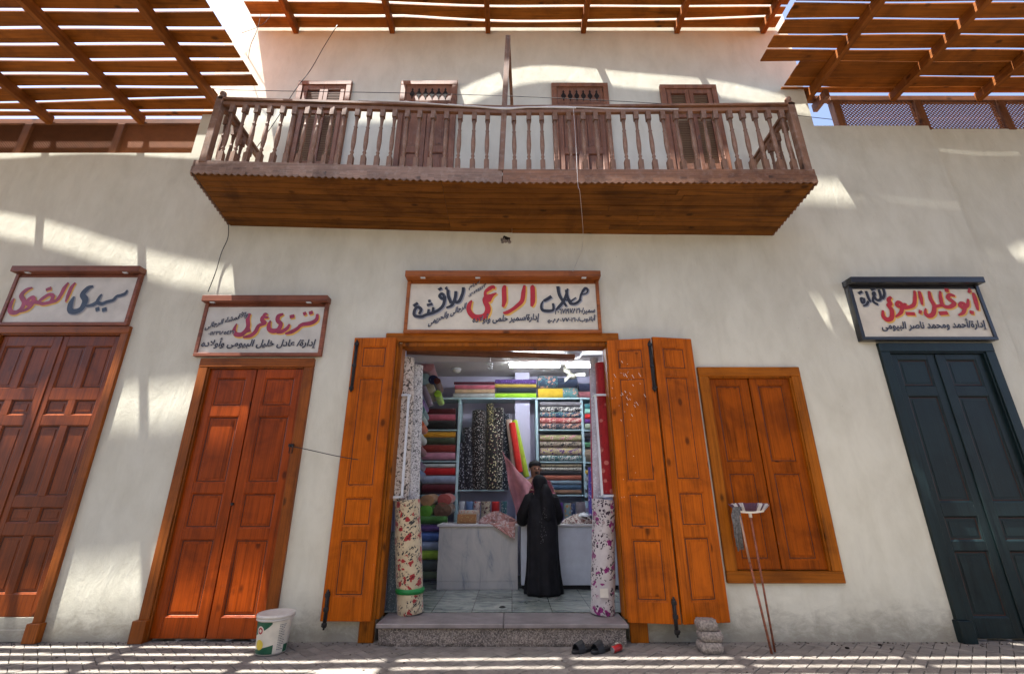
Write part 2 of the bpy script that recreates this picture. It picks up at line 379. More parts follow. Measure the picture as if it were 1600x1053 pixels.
# shop interior shell
IX0, IX1, IY, IZ = -2.3, 2.05, 9.45, 4.02
sh = MB(); sh.box(IX0-.1, IX0, T, IY, .2, IZ); sh.box(IX1, IX1+.1, T, IY, .2, IZ); sh.box(IX0-.1, IX1+.1, IY, IY+.1, .2, IZ+.1)
sh.box(IX0, OX0-.002, T+.002, T+.1, .2, IZ); sh.box(OX1+.002, IX1, T+.002, T+.1, .2, IZ); sh.box(OX0, OX1, T+.002, T+.06, OZ+.16, IZ)
sh.box(.06, .36, IY-.35, IY-.002, .2, IZ-.002)
sh.build('interior_wall', M['inwall'], BL)
ce = MB(); ce.box(IX0-.1, IX1+.1, T, IY+.1, IZ+.002, IZ+.2); ce.box(IX0, IX1, 7.95, 8.1, IZ-.10, IZ); ce.build('ceiling', M['inceil'], BL)
cb_ = MB(); cb_.beam((-1.78, 7.25, 3.90), (1.1, 7.62, 3.90), .1, .09); cb_.build('ceiling_beam', M['beam'], BL)
fl = MB(); fl.box(IX0, IX1, W+.3, IY, .19, .24); tag(fl.build('shop_floor', M['marble']), kind='structure')
st = thing('door_step', 'speckled granite doorstep with a smooth projecting slab under the open shop door', 'step', (-.1, 6.0, 0))
s_ = MB()
x0, x1 = -1.52, 1.29; n = 60
prof = [(5.93, 0), (5.92, .03), (5.92, .18), (6.4, .18), (6.4, 0)]
s_.rings([[(x0 + (x1-x0)*i/n, y + (random.uniform(-.007, .007) if y < 6 else 0) + (.05*max(0, 1-i/3.) if y < 6 and z < .1 else 0), z) for y, z in prof] for i in range(n+1)], smooth=False)
s_.build('riser', M['granite'], st)
s_ = MB(); s_.box(x0-.02, -.1, 5.88, 6.42, .184, .232, .008); s_.box(-.096, x1+.03, 5.882, 6.42, .184, .230, .008); s_.build('slab', M['slab'], st)
# broken plaster under the balcony: flat dark patch, hollow's shade in its colour
h = at(790, 374, W); hb = MB(); 
pts = [(h.x + .075*math.cos(t)*random.uniform(.6, 1.2), W-.004, h.z + .06*math.sin(t)*random.uniform(.6, 1.2)) for t in [k*2*math.pi/14 for k in range(14)]]
hb.prism(pts, (0, .003, 0))
for k in range(9): hb.mat = 1; hb.ball((h.x + random.uniform(-.07,.07), W-.008, h.z + random.uniform(-.07,.04)), random.uniform(.012, .03), 7, 5)
hb.build('broken_patch', [M['dark'], M['stone']], BL)
# ---------------------------------------------------------------- doors
def leaf(mb, O, ux, wid, z0, z1, rows, cols=1, th=.045, stile=.11, mould=.018, depth=.022, out=(0,-1,0)):
    """panelled leaf: rows = list of (za, zb) panel openings. local axes: u along ux, v outwards"""
    ux = Vector(ux).normalized(); vo = Vector((0,0,1)).cross(ux); vo = vo if vo.dot(Vector(out)) > 0 else -vo
    mb.M = Matrix(((ux.x, vo.x, 0, O[0]), (ux.y, vo.y, 0, O[1]), (0, 0, 1, 0), (0, 0, 0, 1)))
    mb.box(.002, wid-.002, 0, th-depth, z0+.002, z1-.002)
    cw = (wid - stile*(cols+1)) / cols
    xs = [(stile + k*(cw+stile), stile + k*(cw+stile) + cw) for k in range(cols)]
    mb.box(0, stile, .001, th, z0, z1, .004); mb.box(wid-stile, wid, .001, th, z0, z1, .004)
    zz = [z0] + [q for r in sorted(rows) for q in r] + [z1]
    for k in range(0, len(zz), 2): mb.box(stile, wid-stile, .001, th-.001, zz[k], zz[k+1], .003)
    for k in range(cols-1):
        for r in rows: mb.box(xs[k][1], xs[k+1][0], .001, th-.0015, r[0], r[1], .003)
    for (a0, a1) in xs:
        for (b0, b1) in rows:
            f = th-depth; m = mould; hgt = th-.006
            o = [(a0,b0),(a1,b0),(a1,b1),(a0,b1)]; i1 = [(a0+m*.6,b0+m*.6),(a1-m*.6,b0+m*.6),(a1-m*.6,b1-m*.6),(a0+m*.6,b1-m*.6)]
            i2 = [(a0+m,b0+m),(a1-m,b0+m),(a1-m,b1-m),(a0+m,b1-m)]
            A = [mb.V((p[0], hgt, p[1])) for p in o]; B = [mb.V((p[0], hgt-.004, p[1])) for p in i1]; C_ = [mb.V((p[0], f+.0005, p[1])) for p in i2]
            for k in range(4):
                l = (k+1) % 4; mb.F((A[k], A[l], B[l], B[k])); mb.F((B[k], B[l], C_[l], C_[k]))
            o_mat = mb.mat; mb.mat = 1; gw_ = .009
            for (ga, gb, gc, gd) in ((a0+m, a1-m, b0+m, b0+m+gw_), (a0+m, a1-m, b1-m-gw_, b1-m), (a0+m, a0+m+gw_, b0+m+gw_, b1-m-gw_), (a1-m-gw_, a1-m, b0+m+gw_, b1-m-gw_)):
                mb.box(ga, gb, f-.002, f+.0012, gc, gd)
            mb.mat = o_mat
            m2 = m + .035                                     # slightly raised field
            if a1-a0 > 2.6*m2 and b1-b0 > 2.6*m2:
                mb.box(a0+m2, a1-m2, f, f+.006, b0+m2, b1-m2, .005)
    mb.M = None
def frame(mb, x0, x1, z0, z1, y0, y1, wd, sill=False, top=None):
    t = top or wd
    mb.box(x0, x0+wd, y0, y1, z0, z1-t, .006); mb.box(x1-wd, x1, y0, y1, z0, z1-t, .006); mb.mat = 1; mb.box(x0, x1, y0-.002, y1, z1-t, z1, .006); mb.mat = 0
    mb.box(x0+wd, x0+wd+.02, y0+.02, y1, z0, z1-t, .004); mb.box(x1-wd-.02, x1-wd, y0+.02, y1, z0, z1-t, .004); mb.box(x0+wd, x1-wd, y0+.02, y1, z1-t-.02, z1-t, .004)
    if sill: mb.mat = 1; mb.box(x0, x1, y0-.002, y1, z0-wd, z0, .006); mb.mat = 0
def Z(py, Y=W): return at(800, py, Y).z
def rowsZ(l): return [(Z(b_), Z(a_)) for a_, b_ in l]
def hinge(mb, x, y, z): mb.tube([(x, y, z-.05), (x, y, z+.05)], .009, 8); mb.box(x-.012, x+.012, y, y+.01, z-.045, z+.045)
# red double door, far left
DR = MB(); frame(DR, -7.46, -5.49, 0, Z(511), W-.045, W+.07, .11)
for xx in (-7.49, -5.49-.13): DR.box(xx, xx+.16, W-.09, W, 0, .2, .006)
D = tag(DR.build('door', [M['fred'], M['fredx']], BL), 'tall dark red double door, leftmost, closed above a raised threshold')
th = MB(); th.box(-7.35, -5.6, W-.03, W-.001, 0, .13, .01); th.box(-7.35, -5.6, W-.012, W-.002, .13, .25); th.build('threshold', M['plaster'], D)
rows = rowsZ([(540,606),(624,648),(664,775),(792,817),(836,928)])
wdt = (7.35-5.60)/2 - .012
for k in range(2):
    l_ = MB(); leaf(l_, (-7.345 + k*(wdt+.012), W-.003+RCS, 0), (1,0,0), wdt, .25, Z(511)-.135, rows, 2, .045, .10); l_.build('door_leaf', [M['red'], M['groove']], D)
l_ = MB(); l_.box(-6.49, -6.45, W-.06+RCS, W-.047+RCS, .25, Z(511)-.14, .006); l_.build('cover_strip', M['red'], D)
for z_ in (.9, 2.0, 3.2):
    l_ = MB(); hinge(l_, -5.62, W+.008, z_); l_.build('hinge', M['iron'], D)
# tailor's door
DR = MB(); frame(DR, -4.37, -2.77, 0, Z(561), W-.045, W+.07, .125)
for xx in (-4.40, -2.77-.135): DR.box(xx, xx+.165, W-.095, W, 0, .23, .006)
D = tag(DR.build('door', [M['fred'], M['fredx']], BL), 'orange brown double door below the tailor sign, closed')
rows = rowsZ([(590,634),(650,754),(770,825),(842,964)])
wdt = (4.37-2.77-.25)/2 - .014
for k in range(2):
    l_ = MB(); leaf(l_, (-4.243 + k*(wdt+.022), W-.003+RCS - .012*k, 0), (1,0,0), wdt, .03, Z(561)-.148, rows, 1, .045, .125); l_.build('door_leaf', [M['tail'], M['groove']], D)
for z_ in (.95, 1.9, 2.95):
    for x_ in (-4.238, -2.905): l_ = MB(); hinge(l_, x_, W+.005, z_); l_.build('hinge', M['iron'], D)
l_ = MB(); l_.box(-2.93, -2.86, W-.075, W-.052, 2.2, 2.24, .004); l_.tube([(-2.90, W-.085, 2.22), (-2.90, W-.085, 2.12), (-2.86, W-.085, 2.12), (-2.86, W-.085, 2.22)], .007, 6); l_.build('hasp', M['iron'], D)
l_ = MB(); l_.tube([(-3.55, W+.005, 1.5), (-3.55, W-.025, 1.5)], .018, 10); l_.build('lock', M['iron'], D)
# green door
DR = MB(); frame(DR, 5.2, 6.82, 0, Z(537), W-.045, W+.07, .13)
for xx in (5.17, 6.685): DR.box(xx, xx+.165, W-.095, W, 0, .23, .006)
D = tag(DR.build('door', [M['green'], M['green']], BL), 'glossy dark green double door on the right, closed')
rows = rowsZ([(561,603),(618,784),(806,845),(860,965)])
wdt = (1.62-.26)/2 - .014
for k in range(2):
    l_ = MB(); leaf(l_, (5.333 + k*(wdt+.02), W-.003+RCS, 0), (1,0,0), wdt, .03, Z(537)-.152, rows, 1, .045, .12); l_.build('door_leaf', [M['green'], M['groove']], D)
l_ = MB(); l_.box(5.99, 6.03, W-.066+RCS, W-.049+RCS, .03, Z(537)-.16, .006); l_.build('cover_strip', M['green'], D)
# shuttered window
x0, x1, z0, z1 = 2.585, 4.0, .61, 3.29
DR = MB(); frame(DR, x0, x1, z0+.13, z1, W-.045, W+.07, .13, sill=True)
D = tag(DR.build('window', [M['frame'], M['framex']], BL), 'large window closed by plain orange pine shutters')
rows = rowsZ([(601,722),(738,875)])
wdt = (x1-x0-.26)/2 - .012
for k in range(2):
    l_ = MB(); leaf(l_, (x0+.133 + k*(wdt+.014), W-.003+RCS-.01*k, 0), (1,0,0), wdt, z0+.14, z1-.153, rows, 1, .04, .105); l_.build('shutter', [M['win'], M['groove']], D)
for z_ in (1.3, 2.65):
    l_ = MB(); hinge(l_, x1-.14, W+.01, z_); l_.build('hinge', M['iron'], D)
# shop doorway, its frame and the folded leaves
DR = MB()
DR.box(-1.78, -1.602, W-.05, W, .0, 3.66, .006); DR.box(1.372, 1.58, W-.05, W, 0, 3.66, .006); DR.mat = 1; DR.box(-1.80, 1.52, W-.055, W, 3.66, 3.79, .008); DR.mat = 0
DR.box(-1.602, -1.56, W-.02, W+.2, .232, 3.64, .004); DR.box(1.33, 1.372, W-.02, W+.2, .232, 3.64, .004); DR.box(-1.56, 1.33, W-.03, W+.2, 3.60, 3.655, .004)
D = tag(DR.build('door', [M['frame'], M['framex']], BL), 'wide shop doorway with its folding leaves swung open')
def openleaf(O, E, zb, zt, rws, lab):
    O = Vector(O); E = Vector(E); l_ = MB(); leaf(l_, (O.x, O.y, 0), (E-O), (E-O).length, zb, zt, rws, 1, .045, .12, .02, .02)
    return tag(l_.build('door_leaf', [M['leaf'], M['groove']], D), lab)
rws = lambda Y: [(Z(600-3*0, Y), Z(546, Y)), (Z(757, Y), Z(590, Y)), (Z(820, Y), Z(772, Y)), (Z(935, Y), Z(838, Y))]
def rw(l, Y): return [(Z(b_, Y), Z(a_, Y)) for a_, b_ in l]
openleaf((-2.22, 6.04, 0), (-1.63, 6.03, 0), .23, 3.70, rw([(541,574),(590,760),(776,822),(842,932)], 6.0), 'open door leaf folded back to the left of the shop')
openleaf((1.34, 6.03, 0), (1.93, 5.94, 0), .22, 3.66, rw([(545,577),(590,752),(770,825),(842,940)], 5.95), 'paint spattered open door leaf nearest the shop opening')
openleaf((1.945, 5.94, 0), (2.515, 6.03, 0), .22, 3.68, rw([(543,577),(588,750),(768,822),(838,940)], 5.95), 'outermost open door leaf beside the shuttered window')
def bolt(x, y, za, zb, nm='door_bolt'):
    l_ = MB(); l_.tube([(x, y, za), (x, y, zb)], .011, 8); l_.box(x-.022, x+.022, y+.002, y+.012, za+.02, zb-.02, .003)
    for z_ in (za+.05, (za+zb)/2, zb-.06): l_.box(x-.028, x+.028, y-.014, y+.014, z_-.02, z_+.02, .003)
    l_.ball((x+.02, y-.015, za+.06), .016, 8, 6); l_.build(nm, M['iron'], D)
bolt(-2.175, 5.975, 2.92, 3.66); bolt(-2.16, 5.975, .15, .56); bolt(1.90, 5.885, 2.9, 3.62); bolt(1.86, 5.885, .1, .5)
sp = MB()                                             # white paint flecks on the right leaf
for k in range(46):
    t = random.random(); px = random.choice([random.gauss(978, 10), random.uniform(955, 1008)]); py = random.gauss(620, 22) if k < 28 else random.uniform(540, 800)
    q = at(px, py, 5.98); u = (q.x-1.34)/.59
    if not 0.02 < u < .98: continue
    y = 6.03 - .09*u - .0475; L_ = random.uniform(.01, .055) if k < 24 else .006; wd_ = random.uniform(.002, .004)
    sp.hexa([(q.x-wd_, y-.003, q.z), (q.x+wd_, y-.003, q.z), (q.x+wd_, y+.003, q.z), (q.x-wd_, y+.003, q.z), (q.x-wd_-L_*.5, y-.003, q.z+L_), (q.x+wd_-L_*.5, y-.003, q.z+L_), (q.x+wd_-L_*.5, y+.003, q.z+L_), (q.x-wd_-L_*.5, y+.003, q.z+L_)])
sp.build('paint_fleck', M['board'], D)
# ---------------------------------------------------------------- upstairs doors
def louvred(x0, x1, z0, z1, lab):
    f = MB(); frame(f, x0, x1, z0, z1, W-.055, W, .09); Dd = tag(f.build('door', [M['updoor'], M['updoor']], BL), lab)
    m = (x0+x1)/2
    for (a0, a1) in ((x0+.11, m-.004), (m+.004, x1-.11)):
        l = MB(); s1 = .07; zt = z1-.12
        l.box(a0, a0+s1, W-.045, W-.005, z0, zt, .003); l.box(a1-s1, a1, W-.045, W-.005, z0, zt, .003)
        rl = [z0, z0+.12, z0+.95, z0+1.07, zt-.62, zt-.55, zt-.08, zt]
        for k in range(0, 8, 2): l.box(a0+s1, a1-s1, W-.045, W-.005, rl[k], rl[k+1], .003)
        for za, zb in ((rl[1], rl[2]), (rl[3], rl[4]), (rl[5], rl[6])):
            z = za+.02
            while z < zb-.03:
                l.hexa([(a0+s1, W-.04, z), (a1-s1, W-.04, z), (a1-s1, W-.008, z+.03), (a0+s1, W-.008, z+.03), (a0+s1, W-.04, z+.009), (a1-s1, W-.04, z+.009), (a1-s1, W-.008, z+.039), (a0+s1, W-.008, z+.039)]); z += .037
        l.build('louvred_leaf', M['updoor'], Dd)
def carved(x0, x1, z0, z1, lab):
    f = MB(); frame(f, x0, x1, z0, z1, W-.055, W, .09); zt = z1-.48
    f.box(x0+.09, x1-.09, W-.05, W, zt-.05, zt+.03, .004); Dd = tag(f.build('door', [M['updoor'], M['updoor']], BL), lab)
    t = MB(); t.box(x0+.11, x1-.11, W-.03, W-.002, zt+.03, z1-.11); t.build('transom', M['updoor'], Dd)
    c = MB(); n_ = 6; wd = (x1-x0-.3)/n_
    for k in range(n_):
        cx = x0+.15+wd*(k+.5); cz = (zt+.03+z1-.11)/2
        c.prism([(cx + a_, W-.034, cz + b_) for a_, b_ in ((0,-.13),(.012,-.09),(.01,-.07),(.04,-.03),(.045,.0),(.02,.05),(.012,.07),(.02,.09),(0,.13),(-.02,.09),(-.012,.07),(-.02,.05),(-.045,0),(-.04,-.03),(-.01,-.07),(-.012,-.09))], (0, .003, 0))
    c.build('fretwork_shade', M['dark'], Dd)  # flat dark shapes, the shade of the piercings put into their colour
    m = (x0+x1)/2
    for (a0, a1) in ((x0+.11, m-.004), (m+.004, x1-.11)):
        l = MB(); leaf(l, (a0, W-.003, 0), (1,0,0), a1-a0, z0, zt-.05, [(z0+.14, z0+.55), (z0+.65, z0+1.25), (z0+1.38, zt-.18)], 1, .04, .07, .014); l.build('door_leaf', [M['updoor'], M['groove']], Dd)
louvred(-3.80, -2.85, 5.75, 8.57, 'leftmost upstairs door, louvred')
carved(-1.97, -.97, 5.75, 8.57, 'upstairs door with a pierced transom, left of the balcony centre')
carved(.70, 1.70, 5.72, 8.52, 'upstairs door with a pierced transom, right of the balcony centre')
louvred(2.62, 3.62, 5.70, 8.48, 'rightmost upstairs door, louvred')
# ---------------------------------------------------------------- balcony
YB = 5.0
def lerp(a_, b_, t): return a_ + (b_-a_)*t
def pw(x, pts):
    for (a0, b0), (a1, b1) in zip(pts, pts[1:]):
        if x <= a1: return lerp(b0, b1, (x-a0)/(a1-a0))
    return pts[-1][1]
BX0, BX1 = -4.33, 4.09
zf = lambda x: pw(x, [(BX0, 5.69), (-.12, 5.535), (BX1, 5.535)])
zw = lambda x: pw(x, [(BX0, 5.58), (-.9, 5.46), (BX1, 5.40)])
zr = lambda x: pw(x, [(BX0, 7.03), (-.12, 6.86), (BX1, 6.92)])
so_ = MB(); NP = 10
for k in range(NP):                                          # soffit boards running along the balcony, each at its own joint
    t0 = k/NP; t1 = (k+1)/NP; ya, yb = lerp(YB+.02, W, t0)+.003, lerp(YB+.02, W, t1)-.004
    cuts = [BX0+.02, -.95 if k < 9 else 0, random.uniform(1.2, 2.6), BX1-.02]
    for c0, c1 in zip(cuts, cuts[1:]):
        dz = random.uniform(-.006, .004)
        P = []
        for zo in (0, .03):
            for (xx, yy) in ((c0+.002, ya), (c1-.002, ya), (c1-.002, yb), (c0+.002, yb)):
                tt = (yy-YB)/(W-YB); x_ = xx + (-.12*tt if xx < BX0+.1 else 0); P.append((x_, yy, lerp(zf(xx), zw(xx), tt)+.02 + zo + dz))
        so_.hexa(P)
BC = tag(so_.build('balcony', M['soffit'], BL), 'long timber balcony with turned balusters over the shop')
dk = MB()
for c0, c1 in ((BX0+.03, -.12), (-.12, BX1-.03)):
    dk.hexa([(c0, YB+.03, zf(c0)+.09), (c1, YB+.03, zf(c1)+.09), (c1, W, zf(c1)+.07), (c0, W, zf(c0)+.07), (c0, YB+.03, zf(c0)+.15), (c1, YB+.03, zf(c1)+.15), (c1, W, zf(c1)+.13), (c0, W, zf(c0)+.13)])
dk.build('deck', M['soffit'], BC)
def fascia(pA, pB, n_, th=.03, out=(0,-1,0)):
    """upper plank and a saw-toothed lower plank"""
    m = MB(); pA = Vector(pA); pB = Vector(pB); o = Vector(out)*th
    m.hexa([pA+Vector((0,0,.11)), pB+Vector((0,0,.11)), pB+Vector((0,0,.11))-o, pA+Vector((0,0,.11))-o, pA+Vector((0,0,.235)), pB+Vector((0,0,.235)), pB+Vector((0,0,.235))-o, pA+Vector((0,0,.235))-o])
    e = Vector(out)*.008; ln = (pB-pA)/n_; pts = [pA+Vector((0,0,.13))+e]
    for k in range(n_): pts += [pA+ln*k+Vector((0,0,.028))+e, pA+ln*(k+.5)+Vector((0,0,0))+e]
    pts += [pB+Vector((0,0,.028))+e, pB+Vector((0,0,.13))+e]
    # split in quads so that the concave edge is filled properly
    for k in range(n_):
        a0 = pA+ln*k+e; a1 = pA+ln*(k+.5)+e; a2 = pA+ln*(k+1)+e; up = Vector((0,0,1))
        m.prism([a0+up*.13, a0+up*.028, a1, a2+up*.028, a2+up*.13], -o*.6)
    return m
fascia((BX0, YB, zf(BX0)), (-.135, YB, zf(-.12)), 46).build('fascia', M['balcx'], BC)
fascia((-.125, YB-.004, zf(-.12)-.006), (BX1, YB-.004, zf(BX1)-.006), 46).build('fascia', M['balcb'], BC)
fascia((BX0-.02, YB, zf(BX0)), (BX0-.13, W, zw(BX0)+.01), 14, .03, (-1,0,0)).build('fascia', M['balcx'], BC)
fascia((BX1+.01, YB, zf(BX1)), (BX1-.03, W, zw(BX1)), 14, .03, (1,0,0)).build('fascia', M['balcb'], BC)
rl = MB()
for c0, c1 in ((BX0+.08, -.17), (-.17, BX1-.02)):
    for dz, wd, hh in ((0, .10, .035), (-.07, .05, .06)):
        rl.beam((c0, YB+.04, zr(c0)+dz), (c1, YB+.04, zr(c1)+dz), wd, hh)
rl.build('handrail', M['balcb'], BC)
for xx in (BX0+.10, BX1-.06):
    r2 = MB(); zz = zr(xx); r2.beam((xx, YB+.05, zz), (xx, W, zz-.06), .09, .035); r2.beam((xx, YB+.05, zz-.07), (xx, W, zz-.13), .05, .06); r2.build('side_rail', M['balc'], BC)
def baluster_mesh(H):
    m = MB(); q = .034
    m.box(-q, q, -q, q, 0, .17*H, .003); m.box(-q, q, -q, q, .86*H, H, .003)
    pr = [(.016,.17),(.022,.185),(.016,.20),(.013,.22),(.021,.24),(.015,.262),(.014,.275),(.020,.32),(.0245,.42),(.024,.50),(.019,.62),(.0165,.66),(.022,.675),(.016,.69),(.0155,.72),(.018,.80),(.022,.83),(.016,.86)]
    m.lathe([(r*1.3, z*H) for r, z in pr], (0,0,0), 12); return m
proto = None
def put_baluster(x, y, zb, zt, tilt=0):
    global proto
    H = zt - zb
    if proto is None:
        mb = baluster_mesh(1.0); mb.v = [q + Vector(BC['_o']) for q in mb.v]; proto = mb.build('baluster', M['balc'], BC, loc=BC['_o']); o = proto
    else:
        o = proto.copy(); col.objects.link(o); o.parent = BC
    o.location = Vector((x, y, zb)) - Vector(BC['_o']); o.scale = (1, 1, H); o.rotation_euler = (tilt*.6, tilt, random.uniform(-.12, .12))
tops = [364,383,402,422,442,462,481,500,520,539,559,578,598,617,637,657,678,699,719,741,762, 804,825,846,867,889,909,930,950,971,992,1013,1035,1055,1076,1097,1116,1137,1158,1178,1199,1219]
for px in tops:
    x = at(px, 175, YB+.04).x; put_baluster(x, YB+.04, zf(x)+.23, zr(x)-.09, random.uniform(-.012, .012))
for xx in (BX0+.10, BX1-.06):
    for k in range(4):
        y = YB+.24+k*.2; put_baluster(xx, y, zf(xx)+.15, zr(xx)-.11-.05*(k+1)/5)
for xx in (BX0+.10, BX1-.07):
    p = MB(); zb, zt = zf(xx)+.2, zr(xx)+.03; p.box(xx-.05, xx+.05, YB-.01, YB+.09, zb, zt, .006)
    p.lathe([(.045, zt), (.05, zt+.015), (.022, zt+.03), (.024, zt+.045), (.045, zt+.075), (.04, zt+.11), (.012, zt+.135)], (xx, YB+.04, 0), 14); p.build('corner_post', M['balc'], BC)
p = MB(); p.beam((-.15, YB+.015, 5.75), (-.06, YB+.015, 8.27), .075, .06, (0,1,0)); p.build('centre_post', M['balc'], BC)
p = MB(); p.beam((-.055, YB+.02, 8.24), (.0, W, 8.02), .05, .07); p.build('brace', M['balc'], BC)
# ---------------------------------------------------------------- slatted roofs
SH = .109
def roof(label, x0, x1, y_in, z, gaps, rafters, rz, y_end, name='slatted_roof', bow=lambda x, k: 0, gw=.036, notch=None, y0=-3.2, gf=lambda x, k: 1, short=None):
    Rf = thing(name, label, 'roof', ((x0+x1)/2, y_in, z), 'slatted timber roofs over the street')
    m = MB(); ys = [y_end] + gaps
    pitch = .2455
    while ys[-1] > y0: ys.append(ys[-1]-pitch)
    N = max(2, int((x1-x0)/.35))
    for k in range(len(ys)-1):
        top = ys[k] if k == 0 else None
        xa, xb = x0, x1
        if notch and (ys[k]+ys[k+1])/2 > notch[1]:
            if notch[2] == 'r': xb = notch[0]
            else: xa = notch[0]
        if short and ys[k+1] < short[0]: xa = short[1]
        xa += random.uniform(-.02, .02); xb += random.uniform(-.02, .02)
        gk = gw*random.uniform(.8, 1.15); g2 = gw*random.uniform(.8, 1.15); dz = random.uniform(-.003, .003)
        rr = []
        for i in range(N+1):
            x = lerp(xa, xb, i/N)
            ya = ys[k] + bow(x, k) - gk/2*gf(x, k) if k else ys[0]
            yb = ys[k+1] + bow(x, k+1) + g2/2*gf(x, k+1)
            rr.append([(x, yb, z+dz), (x, ya, z+dz), (x, ya, z+.022+dz), (x, yb, z+.022+dz)])
        m.rings(rr, smooth=False)
    m.build('slat_deck', M['roofc' if x0 > -6 and x1 < 6 else 'roof'], Rf)
    for rx in rafters:
        q = MB(); yy = rz if not isinstance(rx, tuple) else rx[1]; xx = rx if not isinstance(rx, tuple) else rx[0]
        q.box(xx-.045, xx+.045, y0, yy, z-.17, z-.001, .006); q.build('rafter', M['rafter'], Rf)
    return Rf
gl = [5.795-.2455*k for k in range(3)]
RL = roof('slatted roof over the left shops, resting on the lattice screen', -13, -4.1, 6.1, 7.85, [6.03]+gl, [(-4.93, 5.86), -6.45, -8.05, -9.6, -11.1, -12.6], 6.16, 6.14,
     bow=lambda x, k: (-.030*(x+6.7) if k == 2 and x > -9 else .07 if k == 2 else 0) + .006*math.sin(x*1.7+k*1.3), gw=.053, notch=(-4.88, 5.53, 'r'))
RR = roof('slatted roof over the right shops, resting on the lattice screen', 4.15, 13, 6.1, 8.42, [6.05, 5.84, 5.55, 5.335], [5.3, 6.82, 8.36, 9.9, 11.4, 12.8], 6.2, 6.17,
     bow=lambda x, k: .008*math.sin(x*1.9+k*2.3), notch=(4.8, 5.60, 'l'), gw=.036, gf=lambda x, k: (.12 if k == 1 and x > 5.5 else .1 if k == 2 and x < 6.95 else .3 if k == 3 else 1))
RC = roof('higher slatted roof over the middle of the street above the balcony', -4.82, 4.98, 6.1, 9.95, [5.968, 5.70, 5.455, 5.165, 4.93, 4.725], [-4.06, -2.25, -.45, 1.34, 3.1, 4.72], 6.09, 6.09,
     bow=lambda x, k: -min(.10, (.020 if x < .3 else .0045 if k < 2 else 0)*(x-.3)**2*(1 if k < 2 else .5 if k < 3 else .2)) + .004*math.sin(x*2+k), gw=.044, short=(4.22, -4.16), y0=3.3)
# lattice screens
def lattice(x0, x1, y, z0, z1, posts, label, xp, sx=1):
    Lt = thing('lattice_screen', label, 'screen', ((x0+x1)/2, y, z0), 'lattice screens on top of the wall')
    b_ = MB(); b_.box(x0, x1, y-.05, y+.05, z1, z1+.11, .006); b_.build('top_rail', M['beam'], Lt)
    b_ = MB(); b_.box(x0, x1, y-.03, y+.03, z0, z0+.05, .004); b_.build('bottom_rail', M['beam'], Lt)
    for p_ in posts:
        q = MB(); q.box(p_-.065, p_+.065, y-.06, y+.06, z0, z1-.001, .006); q.build('post', M['postw'], Lt)
    ed = [x0] + posts + [x1]
    for a_, b2 in zip(ed, ed[1:]):
        a1, b1 = a_+.065, b2-.065
        if b1-a1 < .2: continue
        q = MB(); hgt = z1-z0-.05; st_ = xp
        for sgn in (1, -1):
            c = -hgt if sgn > 0 else 0
            c0 = a1 - hgt; 
            while c0 < b1 + hgt:
                # strip from (c0, z0+.05) going up with slope sgn
                pa = [c0, z0+.05]; pb = [c0+hgt*sgn, z1]
                t0, t1 = 0, 1
                dx = pb[0]-pa[0]
                for lim, ge in ((a1, True), (b1, False)):
                    tt = (lim-pa[0])/dx
                    if (dx > 0) == ge: t0 = max(t0, tt)
                    else: t1 = min(t1, tt)
                if t1 > t0+.02:
                    A = (pa[0]+dx*t0, y+.006*sgn, pa[1]+hgt*t0); B = (pa[0]+dx*t1, y+.006*sgn, pa[1]+hgt*t1)
                    q.beam(A, B, .008, .022 if sx > 1 else .019, (0,0,1))
                c0 += st_
        q.build('lattice_panel', M['lattice'], Lt)
lattice(-13, XL-.0, 6.22, 7.02, 7.72, [-6.80, -8.42, -10.0, -11.6], 'closely woven brown lattice screen on the left parapet', .044, 2)
lattice(5.70, 13, 6.24, 7.6, 8.27, [5.785, 7.25, 8.72, 10.2, 11.7], 'open brown lattice screen on the right parapet', .066)
st2 = MB(); st2.box(5.21, 5.695, 6.19, 6.27, 8.27, 8.38, .005); st2.box(5.42, 5.50, 5.95, 6.3, 8.10, 8.26, .005); st2.build('beam_stub', M['beam'], RR)
# ---------------------------------------------------------------- signs
def stroke(mb, pts, wd, nib=None):
    """brush stroke in board space: pts (x,z[,k]); flat ribbon with round joins"""
    P = [(Vector((p[0], 0, p[1])), (p[2] if len(p) > 2 else 1)) for p in pts]
    if len(P) > 2:                                  # Catmull-Rom
        Q = []
        for i in range(len(P)-1):
            p0, p1, p2, p3 = P[max(i-1, 0)], P[i], P[i+1], P[min(i+2, len(P)-1)]
            for s in range(5):
                t = s/5; f = lambda a, b, c, d: .5*((2*b) + (c-a)*t + (2*a-5*b+4*c-d)*t*t + (3*b-a-3*c+d)*t*t*t)
                Q.append((Vector((f(p0[0].x, p1[0].x, p2[0].x, p3[0].x), 0, f(p0[0].z, p1[0].z, p2[0].z, p3[0].z))), lerp(p1[1], p2[1], t)))
        Q.append(P[-1]); P = Q
    nb = nib or Vector((.62, 0, .55))
    L_ = []; R__ = []
    for i, (p, k) in enumerate(P):
        d = P[min(i+1, len(P)-1)][0] - P[max(i-1, 0)][0]
        if d.length < 1e-7: d = Vector((1,0,0))
        d.normalize(); nrm = Vector((-d.z, 0, d.x)); hw = wd*k/2*1.28; yy = Vector((0, -i*.00005, 0))
        L_.append(p + nrm*hw + yy); R__.append(p - nrm*hw + yy)
    n_ = len(P)
    a_ = [mb.V(q) for q in L_]; b_ = [mb.V(q) for q in R__]
    for i in range(n_-1): mb.F((a_[i], a_[i+1], b_[i+1], b_[i]))
def flat_sep(mb):                                    # every stroke on its own hair's breadth, so none lie in one plane
    pass
